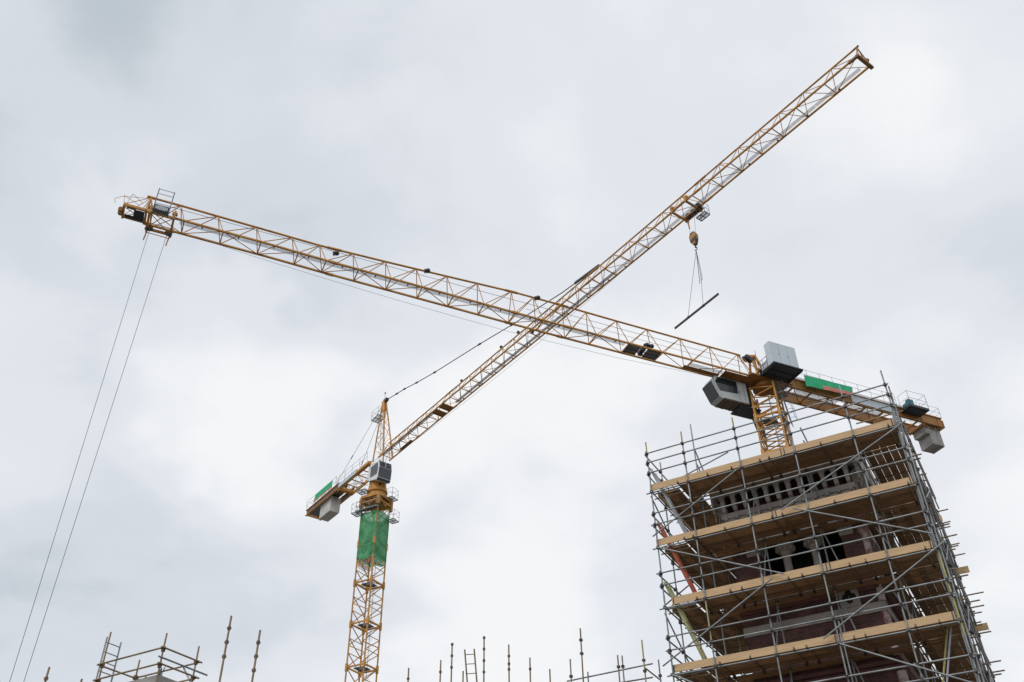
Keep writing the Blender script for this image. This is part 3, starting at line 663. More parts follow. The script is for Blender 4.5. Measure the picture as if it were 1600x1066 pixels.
m = MB(); m.tube(FB(44.3, -.25, -3.55), FB(44.3, -.25, -3.85), .06); m.path([FB(44.3+.12*math.sin(a), -.25, -3.97+.12*math.cos(a)) for a in [k*.55 for k in range(9)]], .035); m.build('hook', M['darkmetal'], hb)
# load
ld = root('steel_beam', FB(43.4, -.15, -9.3), 'long dark steel beam hanging on slings from the far crane hook', 'steel beam')
m = MB(); a, b = FB(41.33, -.15, -9.40), FB(45.55, -.15, -9.16)
ax = (b-a).normalized(); sd_ = Z.cross(ax).normalized(); upx = ax.cross(sd_)
for dz in (-.055, .055): m.beam(a+upx*dz, b+upx*dz, .10, .014, upx)
m.beam(a, b, .016, .10, upx); m.build('beam', M['beamsteel'], ld)
m = MB(); P1, P2 = FB(42.68, -.15, -9.2), FB(44.12, -.15, -9.14); hp = FB(44.3, -.25, -4.1)
m.path([hp, P1], .016, 5); m.path([hp, FB(44.32, -.2, -6.9), P2], .016, 5)
for pp in (P1, P2): m.lathe(pp-Z*.1, [(.10, -.05), (.10, .05)], 8, ax)
m.build('sling', M['rope'], ld)
m = MB(); m.path([hp, FB(44.25, -.2, -5.5), FB(44.12, -.22, -7.2)], .022, 5); m.path([hp, FB(44.4, -.2, -5.6), FB(44.42, -.2, -6.9), FB(44.3, -.2, -7.1), FB(44.32, -.2, -6.4)], .018, 5); m.build('spare_chain', M['darkmetal'], ld)
# mast
mast(crB, bx_, by_, 1.95, 50-5.15, -CAM_H, 50-9.4, 4.0, .075, M['yellow_b'], 2)
cB = V((bx_, by_, 0)); ZB = 50+CAM_H
v = V((bx_, by_, 0)).normalized(); lat = V((v.y, -v.x, 0))
def LB(l, f, z): return cB+lat*l-v*f+Z*(z+ZB)          # l right, f towards the camera
m = MB()
for z, s_ in ((-4.95, 2.3),): m.box(cB+Z*(z+ZB), gu, gn, Z, s_/2, s_/2, .08)
for i in range(4):
    q = ((1, 1), (1, -1), (-1, -1), (-1, 1))[i]; p = cB+gu*q[0]*1.08+gn*q[1]*1.08
    m.beam(p+Z*(ZB-5.5), p+Z*(ZB-4.4), .26, .26, gu)
    q2 = ((1, 1), (1, -1), (-1, -1), (-1, 1))[(i+1) % 4]; p2 = cB+gu*q2[0]*1.08+gn*q2[1]*1.08
    m.beam(p+Z*(ZB-4.35), p2+Z*(ZB-4.35), .24, .3); m.tube(p+Z*(ZB-4.4), (p+p2)/2+Z*(ZB-5.3), .06); m.tube(p2+Z*(ZB-4.4), (p+p2)/2+Z*(ZB-5.3), .06)
m.box(cB+Z*(ZB-4.22), gu, gn, Z, 1.1, 1.1, .08)
m.build('mast_head', M['yellow_b'], crB)
m = MB(); m.lathe(cB+Z*(ZB-4.15), [(1.0, 0), (1.0, .25), (.92, .28), (.92, .5), (1.05, .52), (1.05, .75), (.95, .8)], 26); m.build('slewing_ring', M['yellow'], crB)
m = MB()
ring = lambda r, z, k, n=8: cB+FB.d*(r*math.cos(2*math.pi*(k+.5)/n))+FB.n*(r*math.sin(2*math.pi*(k+.5)/n))+Z*(ZB+z)
for k in range(8):
    if k % 2 == 0: m.prism([ring(.95, -3.36, k), ring(.95, -3.36, k+1), ring(.72, -.9, k+1), ring(.72, -.9, k)], (cB+Z*(ZB-2.2)-(ring(.85, -2.2, k)+ring(.85, -2.2, k+1))/2).normalized()*.1)
    else: m.beam(ring(.95, -3.3, k), ring(.72, -.9, k+1), .1, .14); m.prism([ring(.95, -3.36, k), ring(.95, -3.36, k+1), ring(.86, -2.7, k+.5)], (cB+Z*(ZB-3)-(ring(.9, -3, k)+ring(.9, -3, k+1))/2).normalized()*.08)
m.lathe(cB+Z*(ZB-.95), [(.85, 0), (.9, .3), (.8, .6)], 16); m.lathe(cB+Z*(ZB-3.2), [(.35, 0), (.3, 1.2)], 12)
m.build('slewing_tower', M['yellow'], crB)
# tower head
apx = FB(-.75, 0, 7.7)
m = MB(); foot = [FB(1.0, .55, 0), FB(1.0, -.62, 0), FB(-1.0, -.62, 0), FB(-1.0, .62, .1)]
top = [apx+FB.d*a+FB.n*b-Z*.1 for a, b in ((.18, .14), (.18, -.14), (-.18, -.14), (-.18, .14))]
for i in range(4):
    m.tube(foot[i], top[i], .075, 8)
    j = (i+1) % 4
    for k in range(5):
        f0, f1 = k/5.5, (k+1)/5.5
        A_, B2 = (i, j) if k % 2 else (j, i)
        m.tube(foot[A_].lerp(top[A_], f0), foot[B2].lerp(top[B2], f1), .025)
m.box(apx-Z*.5, FB.d, FB.n, Z, .25, .2, .62)
th = m.build('tower_head', M['yellow_b'], crB)
m = MB(); m.box(apx+FB.d*.3+Z*.12, FB.d, FB.n, Z, .35, .16, .16); m.lathe(apx+FB.d*.55+Z*.05, [(.2, -.12), (.2, .12)], 12, FB.n); m.tube(apx, apx+Z*1.3, .02, 5); m.lathe(apx+Z*1.25, [(.05, -.1), (.09, 0), (.04, .12)], 8); m.build('apex_fitting', M['darkmetal'], th)
cage(crB, FB(-1.65, .1, 6.0), FB.d, FB.n, 1.5, .9, 1.1)
m = MB(); P_ = lambda k: foot[2].lerp(top[2], k)-FB.d*.35
for q in (-.2, .2): m.tube(P_(.05)+FB.n*q, P_(.8)+FB.n*q, .02, 5)
for k in range(20): m.tube(P_(.05+.0375*k)-FB.n*.2, P_(.05+.0375*k)+FB.n*.2, .012, 4)
for k in range(8):
    c0_ = P_(.15+.085*k); m.path([c0_+FB.n*(.35*math.cos(math.pi*u/6))-FB.d*(.5*math.sin(math.pi*u/6)) for u in range(7)], .012, 4)
m.build('climbing_ladder', M['greymetal'], th)
tie = [(-.2, 7.78), (1.9, 7.36), (3.52, 7.06), (6.03, 6.43), (9.53, 5.67), (17.48, 4.25), (22.67, 3.2), (29.96, 1.98), (34.3, 1.6)]
m = MB(); m.path([FB(t, 0, z) for t, z in tie], .045, 7)
for t, z in tie[1:7]: m.beam(FB(t-.22, 0, z+.045), FB(t+.22, 0, z-.045), .13, .13)
m.beam(FB(31.5, 0, 1.85), FB(34.6, 0, 1.58), .14, .2); m.build('tie_bar', M['tie'], crB)
for nn_, e_ in ((.75, (-8.6, 1.0)), (-.7, (-8.6, .6))):
    m = MB(); m.tube(FB(-1.1, .2*nn_, 7.2), FB(e_[0], nn_*1.3, e_[1]-.2), .02, 5); p_ = FB(-1.1, .2*nn_, 7.2).lerp(FB(e_[0], nn_*1.3, e_[1]-.2), .62); q_ = FB(-1.1, .2*nn_, 7.2).lerp(FB(e_[0], nn_*1.3, e_[1]-.2), .67); m.tube(p_, q_, .05); m.build('counter_tie', M['rope'], crB)
# counter jib B
cj = MB()
for sg in (-1, 1):
    cj.beam(FB(-1, sg*.8, -.02), FB(-8.2, sg*.85, -.02), .12, .36)
    for z in (.68, .03): cj.beam(FB(-7.8, sg*.90, z), FB(-15.8, sg*.90, z), .2, .06)
    wb = MB(); wb.beam(FB(-7.8, sg*.90, .355), FB(-15.64, sg*.90, .355), .04, .58); wb.build('girder_web', M['brownweb'], crB)
q = -1.6; k = 0
while q > -8:
    cj.beam(FB(q, -.75, -.1), FB(q, .75, -.1), .08, .1); cj.tube(FB(q, -.75*(1 if k % 2 else -1), -.1), FB(q-1.2, .75*(1 if k % 2 else -1), -.1), .03); q -= 1.2; k += 1
cj.beam(FB(-8.0, -.9, .1), FB(-8.0, .9, .1), .4, .4); cj.beam(FB(-15.7, -.85, .3), FB(-15.7, .85, .3), .1, .5); cj.beam(FB(-1.0, .95, -.1), FB(-3.7, .95, -.1), .4, .3)
cjb = cj.build('counter_jib', M['yellow_b'], crB)
m = MB(); m.beam(FB(-3.7, 1.02, .2), FB(-7.75, 1.02, .2), .06, .5); m.build('side_panel', M['cabinet'], cjb)
m = MB(); m.box(FB(-14.0, 0, .12), FB.d, FB.n, Z, 1.25, .8, .03); m.build('floor_plate', M['greymetal'], cjb)
railing(cjb, [FB(-1.5, 1.06, .3), FB(-8.0, 1.06, .3)], 1.1, .018)
railing(cjb, [FB(-13.6, .98, .7), FB(-15.75, .98, .7), FB(-15.75, -.8, .7)], 1.1, .018)
railing(cjb, [FB(-8.6, .98, .7), FB(-13.6, .98, .7)], 1.1, .02)
railing(cjb, [FB(-1.5, -.9, .1), FB(-15.4, -.95, .7)], 1.1, .018)
m = MB(); m.box(FB(-9.5, .1, .75), FB.d, FB.n, Z, 1.1, .45, .4); m.box(FB(-12.5, .0, .7), FB.d, FB.n, Z, .9, .4, .35); m.build('hoist_machinery', M['darkmetal'], cjb)
block(-11.0, -10.15, -.55, .6, -1.6, .2, FB, cjb, 'concpale'); block(-11.85, -11.03, -.55, .6, -1.6, .2, FB, cjb, 'concpale'); block(-12.7, -11.88, -.55, .6, -1.59, .2, FB, cjb, 'concpale')
bnB, PB2, nr2 = banner(FB, [FB(-9.4, 1.03, 1.74), FB(-13.6, 1.03, 1.72), FB(-13.85, 1.03, 1.0), FB(-9.4, 1.03, .95)], 'green banner over a salmon strip on the railing above the left crane counterweight')
m = MB()
for i in range(8): m.face([PB2(i/8, 1)+FB.n*.01, PB2((i+1)/8, 1)+FB.n*.01, PB2((i+1)/8, 1.28)+FB.n*.012, PB2(i/8, 1.28)+FB.n*.012])
m.build('salmon_strip', M['pink'], bnB)
# cab B
m = MB()
sidep = [(-1.1, -.7), (1.05, -.8), (1.22, -1.6), (1.1, -2.75), (.9, -2.95), (-1.05, -2.3)]
m.prism([FB(t, -.5, z) for t, z in sidep], FB.n*1.5); cbB = m.build('cab', M['whitecab'], crB)
m = MB(); m.prism([FB(t, 1.0, z) for t, z in ((-.55, -.95), (.85, -.95), (1.0, -1.6), (.88, -2.3), (-.5, -2.15))], FB.n*.02); m.build('side_window', M['glass'], cbB)
for n0, n1 in ((-.42, .2), (.26, .92)):
    m = MB(); m.prism([FB(1.055, n0, -.86), FB(1.055, n1, -.86), FB(1.215, n1, -1.58), FB(1.215, n0, -1.58)], FB.d*.02); m.build('front_window', M['glass'], cbB)
m = MB(); m.prism([FB(1.225, -.46, -1.66), FB(1.225, .96, -1.66), FB(1.115, .96, -2.7), FB(1.115, -.46, -2.7)], FB.d*.02); m.prism([FB(1.08, -.5, -2.78), FB(1.08, 1.0, -2.78), FB(.9, 1.0, -2.975), FB(.9, -.5, -2.975)], -Z*.03); m.build('front_panel', M['cabgrey'], cbB)
m = MB(); m.beam(FB(1.16, .23, -.86), FB(1.26, .23, -1.6), .05, .04); m.tube(FB(1.3, -.4, -1.66), FB(1.3, .96, -1.66), .02); m.tube(FB(1.2, -.3, -1.0), FB(1.32, .5, -1.6), .015); m.build('window_frame', M['white'], cbB)
# service platforms
for nm, l, f, z, lx, ly in ((0, -1.72, .3, -6.2, 1.0, .9), (1, 1.80, .3, -6.75, .8, .9), (2, 1.52, .2, -4.25, .8, 1.0), (3, -1.42, .4, -3.75, 1.1, .9)):
    cage(crB, LB(l, f, z), gu, gn, lx, ly, 1.05)
m = MB(); p0, p1 = cB+gu*1.15-gn*1.25, cB-gu*1.15-gn*1.25
m.beam(cB+gu*1.5-gn*1.2+Z*(ZB-5.85), cB-gu*1.1-gn*1.2+Z*(ZB-5.85), .4, .14); m.tube(cB+gu*1.4-gn*1.38+Z*(ZB-4.85), cB-gu*1.1-gn*1.38+Z*(ZB-4.85), .03); m.tube(cB+gu*1.4-gn*1.38+Z*(ZB-5.35), cB-gu*1.1-gn*1.38+Z*(ZB-5.35), .02)
for q in (1.4, .6, -.2, -1.05): m.tube(cB+gu*q-gn*1.38+Z*(ZB-5.85), cB+gu*q-gn*1.38+Z*(ZB-4.85), .028)
m.build('service_walkway', M['greymetal'], crB)
# netting round the mast
def net():
    m = MB(); h = 1.02; rnd = random.Random(3)
    cs = [(1, 1), (1, -1), (-1, -1), (-1, 1)]
    rows = 26
    for i in range(4):
        a, b = cs[i], cs[(i+1) % 4]; nsub = 18
        A = cB+gu*a[0]*h+gn*a[1]*h; B_ = cB+gu*b[0]*h+gn*b[1]*h; o = ((A+B_)/2-cB).normalized()
        def P(u, k):
            z = -6.0-5.0*k/rows; bul = math.sin(math.pi*u)
            wob = .06*math.sin(u*8+k*.55+i)+.05*math.sin(u*6-k*.8+i*2)+.05*abs(math.sin(u*5-k*.33+i))+.018*math.sin(u*17+k*1.1)
            zz_ = z if 0 < k < rows else (z+(.18*math.sin(u*7+i)-.12) if k else z-.25*bul-.15*math.sin(u*6+i))
            if k == 0 and i == 1: zz_ -= .45*u
            return A.lerp(B_, u)+o*((wob+.05)*bul+.02+.10*bul*math.exp(-((k-17)/5.)**2)*(i == 0))+Z*(zz_+ZB)
        for k in range(rows):
            for q in range(nsub):
                m.face([P(q/nsub, k), P((q+1)/nsub, k), P((q+1)/nsub, k+1), P(q/nsub, k+1)], sm=True)
    o = tag(m.build('debris_netting', M['net'], None, cB+Z*(ZB-11)), 'green debris netting wrapped round the left crane mast with torn salmon edges', 'netting')
    for nm, mm, z0, spec in (('torn_edge', M['netpink'], -11.05, ((0, .0, .75, -.55), (1, .35, .95, -.75))), ('torn_edge', M['netwhite'], -11.4, ((0, .2, .9, -.5), (1, .0, .4, -.5))), ('torn_edge', M['netpink'], -5.7, ((1, .15, .98, -.75),))):
        m = MB()
        for i, u0, u1, dz in spec:
            a, b = cs[i], cs[(i+1) % 4]; A = cB+gu*a[0]*.99+gn*a[1]*.99; B_ = cB+gu*b[0]*.99+gn*b[1]*.99
            for q in range(8):
                ua, ub = u0+(u1-u0)*q/8, u0+(u1-u0)*(q+1)/8
                la, lb = dz*(.4+.6*abs(math.sin(q*1.3+i))), dz*(.4+.6*abs(math.sin((q+1)*1.3+i)))
                m.face([A.lerp(B_, ua)+Z*(ZB+z0), A.lerp(B_, ub)+Z*(ZB+z0), A.lerp(B_, ub)+Z*(ZB+z0+lb), A.lerp(B_, ua)+Z*(ZB+z0+la)])
        m.build(nm, mm, o)
net()

# =================================================================== BRICK TOWER
TC = (5.4, 3.72); HW = 2.07; HC = 2.40
tw = root('brick_tower', S(TC[0], TC[1], -CAM_H), 'dark red brick bell tower with arcaded stone cornice inside the scaffold', 'tower')
class Face:
    """one face of the tower: x along it, o outwards from the wall plane"""
    def __init__(s, k): s.k = k
    def __call__(s, x, o, z):
        a, b = x, -(HW+o)
        for _ in range(s.k): a, b = -b, a
        return S(TC[0]+a, TC[1]+b, z)
    def ax(s): return (s(1, 0, 0)-s(0, 0, 0))
    def ay(s): return (s(0, 1, 0)-s(0, 0, 0))
def fbox(m, F, x0, x1, o0, o1, z0, z1):
    m.box(F((x0+x1)/2, (o0+o1)/2, (z0+z1)/2), F.ax(), F.ay(), Z, (x1-x0)/2, (o1-o0)/2, (z1-z0)/2); return m
zbase = -CAM_H
wl = MB()
for k in range(4):
    F = Face(k); hw = HW if k % 2 == 0 else HW-.45
    # window opening: x -1.3..1.2 (front x = s - centre), z 11.4..13.5
    fbox(wl, F, -hw, -1.36, -.45, 0, 11.35, 13.6); fbox(wl, F, 1.2, hw, -.45, 0, 11.35, 13.6)
    fbox(wl, F, -hw, hw, -.45, 0, zbase, 11.35); fbox(wl, F, -hw, hw, -.45, 0, 13.6, 14.3); fbox(wl, F, -hw+.3, hw-.3, -.75, -.38, 14.3, 15.6)
wall = wl.build('wall', M['brick'], tw)
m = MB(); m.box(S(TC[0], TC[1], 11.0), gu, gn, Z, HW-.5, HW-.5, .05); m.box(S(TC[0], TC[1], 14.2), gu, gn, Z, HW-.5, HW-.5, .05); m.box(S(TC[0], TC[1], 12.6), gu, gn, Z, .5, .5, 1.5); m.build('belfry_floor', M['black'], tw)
m = MB(); m.box(S(TC[0], TC[1], 15.75), gu, gn, Z, HC+.1, HC+.1, .15); m.build('roof_slab', M['stone'], tw)
for k in range(4):
    F = Face(k); NB = 13; pitch = 2*HC/NB
    cn = MB(); oc = HC-HW                       # corbelled front plane
    hx = HC if k % 2 == 0 else HC-.24
    fbox(cn, F, -hx, hx, oc-.24, oc+.06, 14.98, 15.55)
    for i in range(NB):
        xc = -HC+pitch*(i+.5); r_ = pitch*.34; pts = [(xc+r_*math.cos(a), 14.78+r_*math.sin(a)) for a in [math.pi*q/8 for q in range(9)]]
        if abs(xc)+pitch/2 > hx+.01: continue
        poly = [(xc+pitch/2, 14.98), (xc-pitch/2, 14.98), (xc-pitch/2, 14.78), (xc-r_, 14.78)]+pts[::-1][1:]+[(xc+pitch/2, 14.78)]
        cn.prism([F(x, oc-.12, z) for x, z in poly], F.ay()*.12)
    for i in range(NB+1):
        xc = -HC+pitch*i; x0, x1 = max(-hx, xc-pitch*.17), min(hx, xc+pitch*.17)
        if x1 <= x0: continue
        cn.prism([F(x0, oc-.012, 14.78), F(x0, oc-.012, 14.60), F(x0, oc-.10, 14.38), F(x0, oc-.28, 14.32), F(x0, oc-.28, 14.78)], F.ax()*(x1-x0))
        fbox(cn, F, x0-.02 if x0 > -hx else x0, x1+.02 if x1 < hx else x1, oc-.2, oc+.01, 14.75, 14.80)
        fbox(cn, F, x0+.02, max(x1-.02, x0+.03), .09, .15, 14.1, 14.33)
    cn.build('cornice', M['stone'], tw)
    st = MB(); fbox(st, F, -HW-.1 if k % 2 == 0 else -HW+.0, HW+.1 if k % 2 == 0 else HW, .003, .12, 14.16, 14.34); fbox(st, F, -HW-.05 if k % 2 == 0 else -HW, HW+.05 if k % 2 == 0 else HW, .003, .07, 14.04, 14.157); st.build('string_course', M['stone'], tw)
    st = MB(); fbox(st, F, -HW-.04 if k % 2 == 0 else -HW, HW+.04 if k % 2 == 0 else HW, .003, .06, 10.22, 10.5); st.build('string_course', M['stone'], tw); st = MB(); fbox(st, F, -1.5, 1.35, .003, .12, 11.2, 11.35)
    st.build('window_sill', M['stone'], tw)
    for z in (10.98, 11.14, 8.62, 8.8):
        spans = ((-HW, -1.45), (-.85, HW)) if z > 10 else ((-HW, HW),)
        for a, b in spans: rl = MB(); rl.tube(F(a, .02, z), F(b, .02, z), .085, 10); rl.build('brick_roll', M['roll'], tw)
    for a, b in ((-1.75, -1.33), (1.17, 1.6)): im = MB(); fbox(im, F, a, b, -.42, .06, 12.72, 12.98); im.build('impost', M['stone'], tw)
    for xc in (.42, -.48):
        cl_ = MB(); cl_.lathe(F(xc, -.2, 11.35), [(.2, 0), (.2, .1), (.13, .16), (.12, 1.22), (.15, 1.25)], 14); co = cl_.build('column', M['stone'], tw)
        cp_ = MB(); cp_.lathe(F(xc, -.2, 12.6), [(.14, 0), (.17, .08), (.24, .2), (.31, .28), (.28, .3), (.28, .36)], 16)
        for q in range(10):
            a = q*.628; p = F(xc, -.2, 12.78)+F.ax()*.24*math.cos(a)+F.ay()*.24*math.sin(a); cp_.lathe(p, [(.02, -.1), (.07, -.02), (.06, .06), (.01, .1)], 6, (F.ax()*math.cos(a)+F.ay()*math.sin(a)+Z).normalized())
        cp_.build('capital', M['stone'], co)
    ar = MB()
    for xa, xb in ((1.2, .42), (.42, -.48), (-.48, -1.36)):
        xm = (xa+xb)/2; r_ = abs(xa-xb)/2-.08; pts = [(xm+r_*math.cos(math.pi*q/8), 12.97+r_*math.sin(math.pi*q/8)) for q in range(9)]
        x1, x0 = max(xa, xb), min(xa, xb)
        ar.prism([F(x, -.4, z) for x, z in [(x1, 12.97), (x1, 13.6), (x0, 13.6), (x0, 12.97), (xm-r_, 12.97)]+pts[::-1][1:]], F.ay()*.34)
    ar.build('window_arch', M['stone'], tw)
    qp = MB(); fbox(qp, F, -1.46, -.88, .003, .08, 10.503, 11.12); qo = qp.build('quatrefoil_panel', M['stone'], tw)
    qf = MB(); xc, zc = -1.17, 10.8
    for dx, dz in ((0, .11), (.11, 0), (0, -.11), (-.11, 0)): qf.lathe(F(xc+dx, .083, zc+dz), [(.095, 0), (.09, .012)], 14, F.ay())
    qf.build('quatrefoil_shade', M['black'], qo)  # black discs on the solid panel, painted shade in place of a recess
    # corner shaft, whitened where the brick has lost its face
    if k: continue
    sh = MB()
    for x in (-HW+.02,):
        sh.tube(F(x, -.02, zbase), F(x, -.02, 8.5), .13, 10); sh.tube(F(x, -.02, 8.95), F(x, -.02, 10.2), .10, 10); sh.tube(F(x, -.02, 10.52), F(x, -.02, 12.6), .10, 10)
        sh.lathe(F(x, -.02, 12.6), [(.1, 0), (.17, .15), (.17, .25)], 10)
    sh.build('corner_shaft', M['stonew'] if k == 0 else M['stone'], tw)

# =================================================================== MAIN SCAFFOLD
SX = [9.35, 8.06, 6.26, 4.52, 2.71, 1.41]; DY = [0, 1.24, 2.95, 4.6, 6.22, 7.44]
scf = root('scaffold', S(5.4, 3.7, -CAM_H), 'tall tube scaffold with timber decks wrapped round the brick tower', 'scaffold', 'scaffolds')
TR = .0242
LZ = [14.985, 12.995, 11.01, 8.985, 6.98]; DK = [z+.075 for z in LZ]
tops = {0: 16.91, 1: 16.92, 2: 16.88, 3: 16.48, 4: 16.89, 5: 17.0}
def std(s, d, ztop, band=None, mm='tube'):
    m = MB(); z = -CAM_H; zs = [z]
    while z < ztop: z += 4.3; zs.append(min(z, ztop))
    j = random.uniform(-.012, .012)
    m.tube(S(s+j, d, -CAM_H), S(s, d, ztop), TR, 9)
    for q in zs[1:-1]: m.tube(S(s, d, q-.1), S(s, d, q+.1), TR*1.25, 9)
    o = m.build('standard', M[mm], scf)
    for a, b in band or (): 
        k = MB(); k.tube(S(s, d, a), S(s, d, b), TR*1.06, 9); k.build('painted_length', M['tubeyel'], o)
    return o
bands = {0: ((16.35, 16.9),), 1: ((16.5, 16.91), (9.6, 10.95)), 2: ((16.6, 16.87),), 5: ((8.6, 10.9),)}
for i, s in enumerate(SX): std(s, 0, tops[i], bands.get(i))
std(1.33, .05, 16.4); std(1.47, .22, 15.6); std(4.42, .04, 9.6)
for i, d in enumerate(DY[1:]): std(9.35, d, (16.75, 16.3, 16.9, 16.2, 16.7)[i]); std(1.41, d, (16.7, 15.9, 15.6, 15.8, 15.5)[i])
for s in SX[1:-1]: std(s, 7.44, 15.6+random.random())
for s in (6.26, 4.52): std(s, 1.24, 15.0); 
for s, zt_ in ((8.06, 17.9), (2.71, 15.1)): std(s, 1.24, zt_)
for s in (8.06, 2.71):
    for d in (2.95, 4.6, 6.22): std(s, d, 15.0)
led = []
def tubepart(name, a, b, mm='tube', r=TR): 
    m = MB(); m.tube(a, b, r, 8); return m.build(name, M[mm], scf)
cpl = []       # coupler points: (s, d, z, priority)
for li, z in enumerate(LZ):
    # ledgers: front, front inner, sides, back
    tubepart('ledger', S(9.55, .05, z), S(1.32, .05, z)); tubepart('ledger', S(9.3, 1.2, z), S(1.35, 1.2, z), 'tubeold')
    tubepart('ledger', S(9.31, -.12, z-.05), S(9.31, 7.6, z-.05)); tubepart('ledger', S(8.1, .0, z-.05), S(8.1, 7.5, z-.05), 'tubeold')
    tubepart('ledger', S(1.45, -.05, z-.05), S(1.45, 7.6, z-.05)); tubepart('ledger', S(2.67, .1, z-.05), S(2.67, 7.5, z-.05), 'tubeold')
    tubepart('ledger', S(9.5, 7.4, z), S(.95+.4*random.random(), 7.4, z), 'tubeold')
    for s in SX: cpl.append((s, .0, z, 0))
    for d in DY[1:]: cpl.append((9.35, d, z-.05, 2)); cpl.append((1.41, d, z-.05, 2))
    for s in SX[1:-1]: cpl.append((s, 1.24, z, 3))
    # guard rails
    rz = (z+.78, z+1.18) if li == 1 else ((z+.70, z+1.10) if li > 1 else (z+.69, z+1.09, z+1.45))
    for q, h_ in enumerate(rz):
        tubepart('guard_rail', S(9.3+.25*random.random(), -.05, h_), S(1.38-.12*random.random(), -.05, h_))
        tubepart('guard_rail', S(9.40, -.1, h_-.06), S(9.40, 7.55, h_-.06))
        if li or q != 2: tubepart('guard_rail', S(1.36, -.1, h_-.06), S(1.36, 7.55, h_-.06))
        tubepart('guard_rail', S(9.45, 7.49, h_), S((1.3 if li else 7.6)-.3*random.random(), 7.49, h_), 'tubeold')
        for s in SX: cpl.append((s, -.03, h_, 1))
        for d in (1.24, 2.95): cpl.append((9.38, d, h_-.06, 2)); cpl.append((1.38, d, h_-.06, 2))
# transoms
tl = [[8.4, 7.37, 6.56, 5.63, 5.33, 3.7, 1.67], [8.43, 8.14, 7.1, 5.61, 5.29, 3.72, 1.62], [8.3, 7.25, 6.9, 5.5, 5.1, 3.75, 3.3, 1.7], [7.9, 7.0, 5.75, 5.4, 4.1, 3.8, 2.5, 1.9], [7.5, 6.0, 4.0, 2.0]]
clips = []
for li, z in enumerate(LZ):
    zt_ = z+.048
    for s in tl[li]:
        tubepart('transom', S(s, -.12, zt_), S(s, 1.42+.25*random.random(), zt_), 'tubeold'); clips.append((s, -.02, zt_-.01))
    for d in (.52, 1.9, 2.5, 3.8, 4.4, 5.5):
        tubepart('transom', S(9.45, d, zt_-.05), S(7.95, d, zt_-.05), 'tubeold')
    for d in (1.45, 2.1, 3.0, 3.9, 5.1, 6.4):
        tubepart('transom', S(2.78, d+.1*li % .3, zt_-.05), S(1.3-.4*random.random()**3, d+.1*li % .3, zt_-.05), 'tubeold')
    if li == 0 or True:
        for d in (.14, .28): tubepart('transom', S(9.4, d, zt_+.0), S(8.3, d, zt_+.0))
# long putlog ends sticking out on the right
for d, z, L_ in ((6.6, 14.45, .35), (7.0, 13.9, .4), (5.8, 13.3, .3), (7.5, 12.35, .75), (7.45, 11.9, .6), (6.9, 11.2, .3), (7.4, 9.75, .55), (7.2, 9.1, .3), (6.8, 8.5, .45), (7.4, 8.0, .4), (1.6, 16.35, .25), (1.9, 15.7, .3), (2.2, 14.9, .3), (2.6, 14.55, .3)):
    tubepart('putlog', S(2.7, d, z), S(1.41-L_*.75, d, z), 'tubeold')
